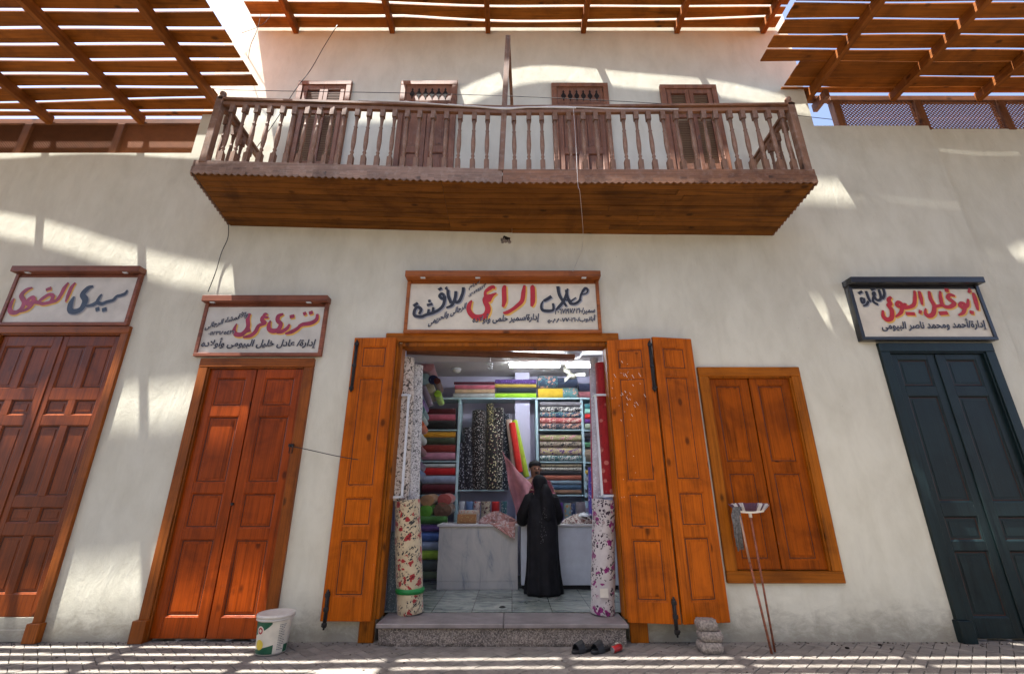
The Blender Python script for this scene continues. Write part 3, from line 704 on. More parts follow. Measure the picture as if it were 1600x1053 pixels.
ARA = {'ا':(0xFE8D,2),'أ':(0xFE83,2),'إ':(0xFE87,2),'ب':(0xFE8F,4),'ة':(0xFE93,2),'ت':(0xFE95,4),'ج':(0xFE9D,4),'ح':(0xFEA1,4),'خ':(0xFEA5,4),'د':(0xFEA9,2),'ر':(0xFEAD,2),'ز':(0xFEAF,2),'س':(0xFEB1,4),'ش':(0xFEB5,4),'ص':(0xFEB9,4),'ض':(0xFEBD,4),'ع':(0xFEC9,4),'ف':(0xFED1,4),'ق':(0xFED5,4),'ل':(0xFEDD,4),'م':(0xFEE1,4),'ن':(0xFEE5,4),'ه':(0xFEE9,4),'و':(0xFEED,2),'ى':(0xFEEF,2),'ي':(0xFEF1,4)}
LAM = {'ا':0xFEFB,'أ':0xFEF7}
def shape_ar(s):
    out = []; i = 0; prev = False
    while i < len(s):
        c = s[i]
        if c == 'ل' and i+1 < len(s) and s[i+1] in LAM: out.append(chr(LAM[s[i+1]] + (1 if prev else 0))); prev = False; i += 2; continue
        if c in ARA:
            b_, n_ = ARA[c]; nx = (n_ == 4 and i+1 < len(s) and s[i+1] in ARA)
            out.append(chr(b_ + ((3 if nx else 1) if prev else (2 if nx else 0)))); prev = nx
        else: out.append(c); prev = False
        i += 1
    return ''.join(reversed(out))
def words(txt, x0, x1, zb0, zb1, hgt, y, mat, parent, shear=0.0, bold=.02, name='lettering', shaped=True, off=None, omat=None):
    """text from x0 to x1, its box from zb0 (left) .. zb1 (right), height hgt"""
    cu = bpy.data.curves.new('t', 'FONT'); cu.body = shape_ar(txt) if shaped else txt; cu.size = 1; cu.offset = bold; cu.resolution_u = 2
    ob = bpy.data.objects.new('t', cu); col.objects.link(ob); bpy.context.view_layer.update()
    me0 = bpy.data.meshes.new_from_object(ob.evaluated_get(bpy.context.evaluated_depsgraph_get())); bpy.data.objects.remove(ob)
    vs = [v.co.copy() for v in me0.vertices]; fs = [tuple(p.vertices) for p in me0.polygons]; bpy.data.meshes.remove(me0)
    if not vs: return None
    par = list(range(len(vs)))
    def fd(i):
        while par[i] != i: par[i] = par[par[i]]; i = par[i]
        return i
    for f in fs:
        for q in f[1:]: par[fd(q)] = fd(f[0])
    ids = {}; 
    mnx = min(v.x for v in vs); mxx = max(v.x for v in vs); mny = min(v.y for v in vs); mxy = max(v.y for v in vs)
    mb = MB(); passes = [(0, 0, 0, 0)] if not off else [(off[0], off[1], .0012, 1), (0, 0, 0, 0)]
    for (ox, oz, back, mi) in passes:
        base = len(mb.v)
        for i, v in enumerate(vs):
            r = fd(i); k = ids.setdefault(r, len(ids))
            u = (v.x-mnx)/(mxx-mnx); h_ = (v.y-mny)/(mxy-mny)
            mb.v.append(Vector((lerp(x0, x1, u) + shear*h_*hgt + ox, y - .0003*(k % 4) + back, lerp(zb0, zb1, u) + h_*hgt + oz)))
        mb.mat = mi
        for f in fs: mb.F([base+q for q in f])
    return mb.build(name, [mat, omat or mat], parent)
def sign(label, xb0, xb1, zb, xt0, xt1, zt, mf, mboard, lamp_px, YF=6.0, can=.17, canz=.095):
    """framed board; the canopy plank sticks out over its top"""
    S = thing('shop_sign', label, 'sign', ((xb0+xb1)/2, W, zb), 'hand painted shop signs over the doors')
    f = MB(); wd = .048
    f.box(xb0, xb0+wd, YF, W, zb+wd, zt, .004); f.box(xb1-wd, xb1, YF, W, zb+wd, zt, .004); f.box(xb0, xb1, YF-.002, W, zb, zb+wd, .004); f.box(xb0+wd, xb1-wd, YF+.02, W, zt-.05, zt, .004)
    f.build('frame', mf, S)
    b_ = MB(); b_.box(xb0+wd, xb1-wd, YF+.022, W-.005, zb+wd, zt-.05); b_.build('board', mboard, S)
    c = MB(); c.box(xb0-.012, xb1+.012, YF-can, W, zt+.001, zt+canz, .006); c.build('canopy', mf, S)
    for px in lamp_px:
        l = MB(); l.box(px-.035, px+.035, YF-can+.02, YF-can+.06, zt-.012, zt, .004); l.build('clip', M['steel'], S)
    return S
YT = 6.0195
def zs(py, Y=6.0): return at(800, py, Y).z
S0 = sign('wooden framed sign with plum and slate lettering, leftmost, over the red door', at(-6,505,6.04).x, at(197,508,6.04).x, zs(508,6.04), 0, 0, zs(428,6.04), M['signw'], M['board'], [-7.2, -5.75], YF=6.04, can=.085)
S1 = sign('wooden framed tailor sign with plum lettering over the orange brown double door', at(301,555,6.04).x, at(501,555,6.04).x, zs(556,6.04), 0, 0, zs(474,6.04), M['signw'], M['board'], [-4.35, -2.95], YF=6.04, can=.085)
S2 = sign('long orange framed sign with big crimson lettering over the open fabric shop', -1.545, 1.28, zs(520), 0, 0, zs(438), M['signc'], M['boardy'], [-1.3, -.5, 1.05], can=.13)
S3 = sign('black framed sign with crimson lettering over the dark green door', at(1349,532,6.0).x, at(1561,530,6.0).x, zs(531), 0, 0, zs(446), M['blackp'], M['boardy'], [], can=.10)
def brush(S, strokes, zoom, wd, mat, omat, off, scale=1.0):
    """strokes read off the photo: zoom = (px0, py0, px per unit)"""
    mb = MB(); kk = 0
    for pas in (1, 0):
        for st_ in strokes:
            pts = []
            w3 = st_[0] if isinstance(st_[0], (int, float)) else 1.0
            body = st_[1:] if isinstance(st_[0], (int, float)) else st_
            y = YT - .0004*(kk % 5) - (0 if pas else .003); kk += 1
            for p in body:
                q = at(zoom[0] + p[0]*zoom[2], zoom[1] + p[1]*zoom[2], YT); k = p[2] if len(p) > 2 else 1
                pts.append((q.x + (off[0] if pas else 0), q.z + (off[1] if pas else 0), k*w3))
            mb.M = Matrix.Translation((0, y, 0)); mb.mat = pas
            stroke(mb, pts, wd*(1.12 if pas else 1))
    mb.M = None
    return mb.build('lettering', [mat, omat], S)
def dot(x, y, s=26): return (1.0, (x-s*.6, y+s*.35, 1), (x+s*.6, y-s*.35, 1))
# centre sign, read off a 5x view whose corner is (620,410)
Zc = (620, 410, .2)
brush(S2, [
    (.9,(1400,275,.5),(1350,315,1),(1380,325,1.1),(1425,300,1),(1440,250,.9),(1470,205,1.3),(1490,215,1),(1482,240,.6),(1440,255,.5)),
    (1.0,(1440,290,.6),(1400,320,1.1),(1365,322,1),(1345,290,.8),(1322,300,.7)),(1.1,(1325,215,1.1),(1330,260,1),(1350,315,.9)),
    (1.2,(1335,205,.6),(1310,290,1),(1265,350,1),(1240,372,.4)),(1.2,(1258,188,1.1),(1272,260,1),(1325,345,.7)),
    (1.0,(1220,320,.9),(1222,370,1),(1180,380,1.2),(1135,370,1.1),(1130,330,.9),(1145,300,.4)),(1.3,(1148,302,.8),(1180,285,1),(1208,266,1))], Zc, .030, M['ink'], M['grey'], (.013, -.013))
brush(S2, [
    (1.5,(1052,180,.4),(1060,200,1),(1062,300,1.05),(1052,345,.5)),
    (1.4,(998,178,.5),(990,230,1),(978,300,1),(940,340,.9),(900,370,.8),(860,392,.9),(830,395,.4)),
    (1.5,(847,180,.5),(838,210,1),(840,300,1),(828,350,.5)),
    (1.3,(780,240,.3),(740,262,1),(715,300,1.1),(690,240,.7),(725,205,1.1),(755,192,.8),(762,210,.3)),
    (1.5,(740,262,.8),(700,272,1),(688,300,1),(712,360,1.2),(690,415,1.2),(630,432,1.3),(585,410,1.1),(562,370,1),(568,330,.9),(586,298,.3))], Zc, .036, M['crimson'], M['yel'], (.02, -.018))
brush(S2, [
    (1.2,(520,195,1),(515,240,1),(490,300,1.1),(462,312,.9),(455,280,.7)),(1.2,(462,225,1),(455,280,1),(430,335,1),(385,355,.5)),
    (1.2,(400,215,1),(402,260,1),(425,320,1)),(.6,(395,192,1),(380,205,1),(400,212,1)),
    (1.2,(370,260,1),(350,245,1),(335,265,1),(360,285,1),(375,265,1),(365,330,1),(330,370,1),(280,395,1.1),(230,410,1),(190,425,1),(140,415,1),(140,375,1),(165,350,1),(190,370,1),(175,405,.8)),
    (1.1,(345,205,1),(325,215,1),(352,200,1)),(1.1,(285,350,.8),(282,390,1)),(1.1,(250,365,.8),(245,400,1)),(1.1,(265,300,1),(245,305,1)),(1.1,(235,335,1),(280,325,1)),(1.2,(130,342,1),(165,318,1))], Zc, .030, M['ink'], M['grey'], (.013, -.013))
def wz(S, txt, a_, b_, hpx, mat, shear=.15, bold=.022, off=(.006,-.006), om=None, shaped=True):
    A = at(*a_, YT); B = at(*b_, YT); hh = at(a_[0], a_[1]-hpx, YT).z - A.z
    return words(txt, A.x, B.x, A.z, B.z, hh, YT-.007, mat, S, shear, bold, off=off, omat=om or M['grey'], shaped=shaped)
wz(S2, 'إدارة/سمير حلمى وأولاده', (737,508), (842,504), 17, M['ink'])
wz(S2, 'الرجالى والحريمى', (668,512), (727,485), 13, M['ink'])
wz(S2, 'ابرام', (732,454), (748,445), 8, M['ink'])
wz(S2, '٠١٢٠٧٧٤٤٢٣', (731,466), (759,448), 7, M['ink'], shaped=False)
wz(S2, 'سمير/٠١٢٨٧٩١٧٦٠٢', (866,494), (929,491), 11, M['ink'])
wz(S2, 'أبانوب/٠١٢٠٧٧٠٨٨٠٥', (855,507), (930,503), 11, M['ink'])
# tailor sign, 7.27x view with corner (300,450)
YT = 6.0595
Zt = (300, 450, .1375)
brush(S1, [
    (1.3,(1425,295,.6),(1415,360,1),(1350,400,1.1),(1260,415,1),(1215,440,.9)),(1.2,(1265,300,1),(1300,285,1)),(1.2,(1330,290,1),(1375,275,1)),
    (1.2,(1235,420,.8),(1200,460,1),(1130,500,1.1),(1060,520,.5)),(1.3,(1110,330,.9),(1165,318,1)),
    (1.2,(1110,410,.5),(1080,460,1),(1020,495,1.1),(960,505,.6)),
    (1.3,(1040,295,.5),(985,320,1.1),(975,370,1),(1010,410,1),(985,470,1.1),(930,490,1.2),(880,470,1.1),(875,420,.9),(895,370,.3)),
    (1.2,(870,340,.5),(810,330,1),(800,370,1.1),(830,400,1),(760,430,1),(720,500,1.1),(660,545,1),(580,560,.5)),(1.1,(810,330,.8),(830,298,.9),(860,300,.4)),
    (1.3,(660,290,.6),(635,350,1),(640,430,1),(610,490,1.1),(560,530,1.2),(500,525,1.1),(480,480,.9),(510,405,.3)),(1.3,(620,490,1),(665,475,1))], Zt, .036, M['plum'], M['yel'], (.016,-.016))
wz(S1, 'إدارة/ عادل خليل البيومى وأولاده', (312,546), (492,545), 18, M['ink'])
wz(S1, 'والأقمشة الرجالى', (319,517), (386,497), 13, M['ink'])
wz(S1, '٠١١٢٣١٨٥٤٣١', (325,524), (365,522), 7, M['ink'], shaped=False)
# leftmost sign, 6.96x view with corner (0,400)
Zl = (0, 400, .14375)
brush(S0, [
    (1.2,(820,290,.5),(780,340,1),(745,420,1),(715,500,.4)),
    (1.2,(745,290,.5),(700,350,1.1),(665,420,1),(620,480,1),(560,500,1.1),(470,520,1),(430,500,.8),(470,460,1),(540,420,1),(580,440,1),(560,490,.9)),
    (1.3,(500,370,.8),(560,350,1)),
    (1.3,(430,510,.9),(360,500,1.1),(310,530,.9),(310,480,.9),(360,450,1),(365,500,1),(310,570,1),(225,608,.5)),
    (1.3,(355,345,.4),(290,370,1),(235,430,1.1),(265,500,1.1),(240,570,1.1),(180,615,1.2),(125,610,1.2),(110,570,1),(125,520,.9),(160,460,.3))], Zl, .036, M['plum'], M['yel'], (.016,-.016))
brush(S0, [
    (1.0,(1385,370,.4),(1360,410,1),(1310,430,1),(1270,440,.9),(1230,480,1),(1160,500,1),(1110,520,1.1),(1060,500,1),(1090,440,.8),(1110,415,.3)),
    (1.2,(1060,500,1),(1010,530,1),(935,545,.4)),(1.2,(1040,585,1),(1080,570,1)),(1.2,(1110,590,1),(1160,575,1)),
    (1.4,(1015,330,.4),(960,350,1),(900,420,1.1),(930,480,1.2),(890,570,1.1),(820,605,1.2),(765,590,1.1),(770,520,1),(810,440,.3))], Zl, .040, M['navyp'], M['grey'], (.012,-.012))
# right sign, 6.15x view with corner (1310,420)
YT = 6.0195
Zr = (1310, 420, .1625)
brush(S3, [
    (1.4,(1292,230,.6),(1310,280,1),(1325,340,1),(1340,400,.5)),(.7,(1262,190,1),(1250,225,1),(1275,215,1)),
    (1.2,(1245,290,.5),(1240,350,1),(1200,370,1.1),(1165,355,1),(1180,330,.9),(1215,350,1),(1200,420,1),(1150,448,.4)),(1.3,(1260,415,1),(1300,425,1)),
    (1.2,(1120,265,.6),(1070,250,1),(1050,280,1.1),(1090,310,1),(1110,340,1.2),(1060,370,1),(1000,350,1),(980,280,1),(975,215,.5)),(1.3,(1020,205,1),(1060,210,1)),
    (1.3,(870,215,.6),(885,290,1),(920,360,1),(910,430,1.1),(870,455,1.1),(835,430,.9),(838,380,.3)),(1.0,(1000,350,1),(950,360,1),(915,370,.9)),(1.3,(965,430,1),(1050,425,1)),
    (1.3,(775,215,.6),(790,280,1),(805,350,.5)),(1.2,(730,210,.6),(735,280,1),(720,350,1),(650,375,1),(600,370,.9),(560,350,1),(575,320,.9),(610,350,1),(600,420,1),(545,465,.4)),(1.0,(640,330,1),(640,370,1)),
    (1.2,(645,430,1),(735,435,1)),(1.3,(770,410,1),(800,420,1)),
    (1.3,(505,270,.6),(480,300,1.1),(500,340,1),(475,350,.9),(510,400,1.1),(510,470,1.1),(470,490,1.2),(430,460,1),(425,400,.5))], Zr, .036, M['crimson'], M['yel'], (.016,-.016))
brush(S3, [
    (1.2,(425,185,1),(440,240,1),(425,285,1),(405,270,.8)),(1.2,(385,200,1),(405,270,1),(395,300,1),(360,295,1),(330,240,1),(355,230,.9)),(1.1,(310,205,1),(350,190,1)),
    (1.1,(350,240,1),(330,310,1),(380,345,1)),(1.2,(262,215,1),(290,290,1),(310,320,.7)),(1.1,(285,310,1),(270,345,1),(235,358,.5)),(1.1,(240,290,1),(215,285,1),(225,325,1),(245,320,1),(240,280,1)),(1.2,(190,240,1),(228,218,1))], Zr, .026, M['ink'], M['grey'], (.012,-.012))
wz(S3, 'إدارة/أحمد ومحمد ناصر البيومى', (1378,519), (1542,516), 19, M['ink'])
# ---------------------------------------------------------------- shop interior: counters, shelves
def zi(py, Y): return at(800, py, Y).z
FZ = .24
t = thing('counter', 'grey stained marble clad shop counter left of the woman in black', 'counter', (-.6, 7.8, FZ))
c = MB(); xa, xb = at(684, 870, 7.8).x, at(809, 870, 7.8).x; zt = zi(819, 7.8)
c.box(xa, xb, 7.8, 8.35, FZ+.11, zt-.035, .003); c.build('body', M['counter'], t)
c = MB(); c.box(xa+.005, xa+.42, 7.795, 8.3, FZ+.001, FZ+.108, .003); c.box(xa+.424, xb, 7.796, 8.3, FZ+.001, FZ+.108, .003); c.build('plinth', M['counter'], t)
c = MB(); c.box(xa-.03, xb+.02, 7.76, 8.38, zt-.033, zt, .006); c.build('counter_top', M['inceil'], t)
ZC = zt
t = thing('counter', 'plain white painted shop counter right of the woman in black', 'counter', (.7, 7.8, FZ))
c = MB(); xa2, xb2 = at(814, 870, 7.8).x, 1.72
c.box(xa2, xb2, 7.8, 8.35, FZ+.06, zt-.035, .003); c.build('body', M['steel'], t)
c = MB(); c.box(xa2+.02, xb2, 7.83, 8.3, FZ+.001, FZ+.058); c.build('plinth', M['black'], t)
c = MB(); c.box(xa2-.01, xb2+.02, 7.77, 8.38, zt-.033, zt-.001, .006); c.build('counter_top', M['inceil'], t)
YS = 9.0
t = thing('shelving_unit', 'pale blue shop shelving on the back wall, filled with fabric rolls', 'shelves', (0, YS, FZ))
for px in (654, 715, 840, 913):
    c = MB(); x = at(px, 720, YS).x; c.box(x-.025, x+.025, YS, YS+.4, FZ, zi(624, YS), .003); c.build('post', M['shelfp'], t)
c = MB(); x = at(932, 720, YS).x; c.box(x-.02, x+.02, YS, YS+.4, FZ, zi(624, YS), .003); c.build('post', M['shelfp'], t)
def shelf(p0, p1, py, th=.022, y0=YS-.01, nm='shelf'):
    c = MB(); xa_ = at(p0, 720, YS).x+.028; xb_ = at(p1, 720, YS).x-.028; z = zi(py, YS); c.box(xa_, xb_, y0, YS+.4, z-th, z, .003); c.build(nm, M['shelfp'], t)
c = MB(); c.box(at(650, 720, YS).x, at(934, 720, YS).x, YS-.03, YS+.42, zi(624, YS)+.001, zi(624, YS)+.03, .003); c.build('top_board', M['shelfp'], t)
for py in (671, 720, 773): shelf(654, 715, py)
shelf(715, 790, 765)
for py in (671, 721, 773): shelf(840, 913, py)
for py in (672, 722, 755, 785): shelf(913, 932, py)
# ---------------------------------------------------------------- fabric rolls
FC = {}
def fab(c, kind='plain', **kw):
    k = (c, kind, tuple(sorted(kw.items())))
    if k not in FC: FC[k] = fabric('fabric_%d' % len(FC), c, kind, **kw)
    return FC[k]
GRP = 'rolls of fabric in the shop'
def roll(p0, p1, r, mat, label, flat=1.0, n=20, name='fabric_roll', group=GRP, cat='fabric roll', sag=0):
    p0 = Vector(p0); p1 = Vector(p1); d = (p1-p0).normalized()
    a_ = Vector((0,0,1)) if abs(d.z) < .9 else Vector((0,-1,0)); a_ = (a_ - d*d.dot(a_)).normalized(); b_ = d.cross(a_)
    m = MB(); L_ = (p1-p0).length; ph = random.uniform(0, 6.28)
    lump = .10 if name == 'display_roll' and 'speck' in label else (.03 if name == 'display_roll' else 0)
    def ring(t, k):
        return [p0 + d*(L_*t) + (a_*math.sin(q)*flat + b_*math.cos(q))*r*k*(1 + .035*math.sin(3*q+ph) + .02*math.sin(t*9+ph) + lump*math.sin(2*q+t*7+ph)*math.sin(t*11) + lump*.6*math.sin(4*q-t*17)) for q in [2*math.pi*i/n for i in range(n)]]
    K = [(0, .12, .02), (0, .3, .0), (0, .34, .018), (0, .52, .0), (0, .56, .018), (0, .76, 0), (0, .80, .015), (0, .985, 0)]
    rr = []
    for tt, k, dp in K: rr.append(ring(dp/L_*r*8, k))
    for q in range(25 if lump else 7): rr.append(ring(max(.004, min(.996, q/(24 if lump else 6))), 1))
    for tt, k, dp in K[::-1]: rr.append(ring(1-dp/L_*r*8, k))
    m.rings(rr)
    return tag(m.build(name, mat, loc=p0), label, cat, group)
def srow(p0, p1, y0, y1, mat, label, Y=YS-.02, **kw):
    """roll lying on a shelf, its front filling photo rows y0..y1"""
    A = at(p0, y1, Y); B = at(p1, y1, Y); ztop = zi(y0, Y); r = (ztop-A.z)/2
    return roll((A.x, Y+r+.01, A.z+r), (B.x, Y+r+.01, A.z+r), r*1.01, mat, label, **kw)
for y0, y1, c, lb in [
    (637,646,(.07,.008,.012),'dark maroon fabric roll, topmost in the left bay of the shelves'),
    (646,656,(.42,.10,.15),'rose pink fabric roll on the upper shelf of the left bay'),
    (656,670,(.008,.008,.009),'black fabric roll at the bottom of the upper shelf in the left bay'),
    (674,683,(.55,.27,.02),'mustard yellow fabric roll in the left bay'),
    (683,694,(.045,.06,.035),'dark olive fabric roll below the mustard roll'),
    (694,706,(.20,.025,.02),'brick red fabric roll in the left bay'),
    (706,718,(.42,.19,.27),'mauve pink fabric roll in the left bay, just above a shelf'),
    (724,730,(.42,.46,.48),'thin pale grey fabric roll in the left bay'),
    (730,742,(.42,.012,.015),'bright red fabric roll in the left bay'),
    (742,755,(.27,.33,.46),'powder blue fabric roll in the left bay'),
    (755,771,(.09,.010,.018),'dark wine fabric roll below the powder blue one')]:
    srow(658, 711, y0, y1, fab(c), lb)
for y0, y1, c, lb in [(820,831,(.10,.05,.17),'purple fabric roll beside the marble counter'),(831,846,(.08,.15,.38),'cobalt blue fabric roll beside the marble counter'),(846,860,(.32,.38,.50),'pale grey blue fabric roll beside the marble counter'),(860,875,(.36,.55,.06),'lime green fabric roll beside the marble counter'),(875,893,(.12,.14,.13),'dark grey fabric roll lowest beside the marble counter'),(806,819,(.05,.15,.03),'dark green fabric roll under the rolled up bundles'),(893,905,(.16,.20,.12),'moss green fabric roll near the floor, under the dark grey one')]:
    srow(652, 698, y0, y1, fab(c), lb, Y=8.4)
for cx, cy, rp, c, lb in [(667,782,9.5,(.42,.24,.12),'tan fabric bolt seen end on, left of the coral one'),(694,781,9.5,(.42,.10,.09),'coral fabric bolt seen end on'),(691,797,12,(.19,.11,.07),'brown fabric bolt seen end on, largest of the bundle'),(664,799,10,(.12,.35,.04),'bright green fabric bolt seen end on')]:
    p = at(cx, cy, 8.45); r = rp/FPX*9.0; roll((p.x, 8.45, p.z), (p.x+.02, 8.95, p.z+.02), r, fab(c), lb, flat=.82)
# top of the shelves
zT = zi(624, YS)+.032
def stack(p0, p1, rows, Y=YS):
    for y0, y1, c, kw, lb in rows: srow(p0 + random.uniform(-2, 2), p1, y0, y1, fab(c, **kw), lb, Y=Y, flat=.95)
stack(709, 773, [(613.5,621.5,(.40,.42,.42),{},'silver grey fabric roll on top of the shelves'),(607,613.5,(.55,.38,.24),{},'peach fabric roll on top of the shelves'),(600,607,(.50,.13,.18),{},'salmon pink fabric roll on top of the shelves'),(595.5,600,(.09,.012,.03),{},'thin burgundy fabric roll on top of the pink roll')])
stack(775, 838, [(613,621.5,(.30,.55,.03),{},'neon green fabric roll on top of the shelves'),(605,613,(.012,.02,.025),{},'black satin fabric roll on top of the shelves'),(599,605,(.42,.30,.05),{},'gold fabric roll on top of the shelves'),(591.5,599,(.07,.03,.16),dict(kind='speck', c2=(.2,.12,.4), c3=(.1,.05,.25)),'purple patterned fabric roll on top of the gold roll')])
fl1 = dict(kind='floral', c2=(.55,.40,.35), c3=(.55,.28,.22), c4=(.10,.25,.28), scale=20)
srow(841, 880, 605, 621.5, fab((.55,.36,.03)), 'yellow fabric roll on the top right of the shelves', Y=YS)
srow(880, 904, 604, 621.5, fab((.10,.22,.22), **fl1), 'teal floral fabric roll beside the yellow roll', Y=YS)
srow(841, 872, 585, 604, fab((.04,.07,.12), **fl1), 'navy floral fabric roll on top of the yellow roll', Y=YS)
srow(872, 903, 588, 604, fab((.035,.05,.09)), 'plain navy fabric roll on top of the teal floral roll', Y=YS)
srow(905, 928, 610, 621.5, fab((.22,.07,.08)), 'rose brown fabric roll at the right end of the shelf top', Y=YS)
srow(905, 928, 597, 610, fab((.03,.04,.08)), 'dark blue fabric roll at the right end, over the rose brown one', Y=YS)
BW = dict(kind='floral', c2=(.7,.7,.68), c3=(.6,.58,.55), c4=(.65,.62,.58), scale=22)
for y0, y1, c, kw, lb in [
    (627,634,(.17,.16,.18),{},'thin grey fabric roll, topmost in the right bay'),
    (635,643,(.02,.02,.03),BW,'black and white floral fabric roll in the right bay'),
    (643,652,(.03,.05,.11),dict(kind='floral', c2=(.5,.45,.35), c3=(.4,.25,.2), c4=(.12,.3,.25), scale=20),'navy blue fabric roll with green and cream flowers'),
    (652,661,(.35,.08,.08),dict(kind='floral', c2=(.6,.5,.4), c3=(.65,.4,.35), c4=(.5,.2,.2), scale=20),'coral red floral fabric roll in the right bay'),
    (661,670,(.035,.045,.065),dict(kind='floral', c2=(.6,.45,.35), c3=(.6,.32,.25), c4=(.3,.2,.18), scale=20),'slate floral fabric roll just above the first shelf'),
    (679,689,(.34,.30,.16),dict(kind='floral', c2=(.7,.6,.45), c3=(.55,.25,.3), c4=(.15,.2,.05), scale=24),'khaki floral fabric roll in the right bay'),
    (689,699,(.30,.25,.20),dict(kind='floral', c2=(.6,.5,.4), c3=(.03,.03,.03), c4=(.02,.02,.02), scale=24),'beige and black floral fabric roll in the right bay'),
    (699,711,(.42,.36,.22),dict(kind='floral', c2=(.5,.35,.05), c3=(.12,.05,.2), c4=(.2,.1,.2), scale=24),'yellow and violet floral fabric roll in the right bay'),
    (711,719.5,(.05,.14,.15),BW,'teal and white floral fabric roll in the right bay'),
    (725,730,(.22,.18,.12),dict(kind='speck', c2=(.02,.02,.02), c3=(.5,.4,.3), scale=30),'narrow brown spotted fabric roll'),
    (730,735,(.5,.48,.42),dict(kind='speck', c2=(.02,.02,.02), c3=(.02,.02,.02), scale=30),'narrow white spotted fabric roll'),
    (735,742,(.03,.03,.035),{},'charcoal fabric roll above the coral one'),
    (742,750,(.36,.11,.07),{},'plain coral orange fabric roll in the right bay'),
    (750,757,(.20,.27,.33),{},'light steel blue fabric roll'),
    (757,765,(.06,.12,.20),{},'dark steel blue fabric roll'),
    (765,771.5,(.25,.14,.09),{},'tan fabric roll lowest in the right bay')]:
    srow(844, 909, y0, y1, fab(c, **kw), lb)
for k, (y0, y1, c, nm) in enumerate([(630,638,(.04,.16,.18),'dark teal'),(638,646,(.25,.5,.42),'mint'),(646,654,(.5,.02,.02),'scarlet'),(654,661,(.12,.03,.18),'violet'),(661,670,(.30,.36,.28),'sage'),(676,684,(.03,.03,.04),'jet black'),(690,699,(.05,.16,.08),'bottle green'),(700,720,(.25,.2,.14),'striped brown'),(726,734,(.02,.02,.02),'dusty black'),(734,741,(.45,.3,.05),'ochre'),(744,754,(.3,.3,.32),'ash grey'),(762,771,(.05,.05,.07),'blue black'),(775,784,(.02,.02,.02),'matt black'),(790,802,(.25,.2,.3),'lilac grey')]):
    srow(914.5, 930, y0, y1, fab(c), nm + ' fabric roll in the narrow bay at the far right')
# rolls stacked end-on along the left side wall
for px, py, rp, c, kw, lb in [(668,571,10,(.42,.20,.22),{},'dusty pink fabric roll seen end on, highest by the left wall'),(664,592,9,(.27,.42,.45),{},'pale aqua fabric roll seen end on by the left wall'),(677,593,7.5,(.015,.022,.08),{},'midnight blue fabric roll seen end on'),(683,595,5,(.10,.02,.015),{},'dark rust fabric roll seen end on'),(671,606,8,(.36,.34,.25),{},'sand coloured fabric roll seen end on'),(684,615,5.5,(.30,.55,.05),{},'small lime green fabric roll seen end on, by the left wall'),
    (657,628,6,(.22,.12,.36),{},'lavender fabric roll seen end on'),(657,640,6.5,(.09,.22,.25),{},'sea green fabric roll seen end on'),(656,650,6,(.28,.40,.40),{},'ice blue fabric roll seen end on'),(655,662,6.5,(.55,.10,.02),{},'vivid orange fabric roll seen end on'),(653,681,6.5,(.40,.45,.45),{},'off white fabric roll seen end on'),(653,700,6,(.18,.03,.05),{},'maroon fabric roll seen end on'),(651,725,6.5,(.07,.02,.10),{},'aubergine fabric roll seen end on'),(650,739,7,(.06,.14,.32),{},'royal blue fabric roll seen end on')]:
    p = at(px, py, 8.15); r = rp/FPX*8.6; roll((p.x, 8.15, p.z), (p.x-.05, 8.9, p.z-.02), r, fab(c, **kw), lb, flat=.95)
p = at(661, 604, 8.0); q = at(673, 634, 8.0); roll((p.x, 8.0, p.z), (q.x, 8.0, q.z), .055, fab((.19,.16,.21)), 'slanting mauve grey fabric roll by the left wall')
sd = thing('side_rack', 'pale shelf rack along the left wall of the shop', 'shelves', (-2.2, 8.5, FZ))
for py in (580, 621, 670, 712, 746):
    c = MB(); z = zi(py, 8.15); c.box(-2.29, at(648, py, 8.15).x-.02, 8.1, 8.95, z-.02, z, .003); c.build('shelf', M['shelfp'], sd)
c = MB(); c.box(-2.28, -2.23, 8.1, 8.15, FZ, 3.6, .003); c.build('post', M['shelfp'], sd)
# upright rolls in the middle bay
SK = lambda c, a_, b_, s=26: dict(kind='speck', c2=a_, c3=b_, scale=s)
for px, pt, rp, c, kw, tilt, lb in [
    (722,692,8,(.012,.012,.02),SK(0,(.25,.25,.3),(.1,.1,.2)),-1,'shortest black speckled roll standing in the middle bay'),
    (733,668,9,(.012,.012,.02),SK(0,(.3,.3,.33),(.2,.2,.25)),-1,'standing black roll with dense grey specks'),
    (748,641,11,(.010,.010,.012),SK(0,(.4,.38,.38),(.3,.15,.1), 34),0,'thick standing black roll with fine white specks'),
    (766,630,6,(.03,.025,.02),SK(0,(.4,.34,.15),(.5,.5,.3)),0,'tallest standing roll, black with gold specks'),
    (777,637,8,(.015,.015,.015),SK(0,(.62,.6,.5),(.5,.2,.25)),1,'standing black roll with cream petals'),
    (788,645,6,(.012,.018,.03),SK(0,(.3,.3,.35),(.15,.15,.2)),1,'standing navy roll behind the cream petal roll'),
    (770,664,9,(.02,.02,.02),SK(0,(.55,.5,.3),(.5,.12,.18), 22),0,'standing black roll with pink and yellow blossoms')]:
    a_ = at(px, 764, YS+.08); b_ = at(px+tilt*2, pt, YS+.08); yo = .06 if 'behind' in lb else (-.06 if 'blossoms' in lb else 0)
    roll((a_.x, YS+.10+yo, zi(765, YS)+.002), (b_.x, YS+.16+yo, b_.z), rp/FPX*9.1, fab(c, **kw), lb, n=18)
def leanroll(pa, pb, rp, Y, mat, lb):
    a_ = at(*pa, Y); b_ = at(*pb, Y); return roll(a_, (b_.x, Y+.08, b_.z), rp/FPX*9.1, mat, lb, n=14)
leanroll((806,742), (795,655), 5, YS+.02, fab((.45,.33,.27)), 'leaning beige pink fabric roll')
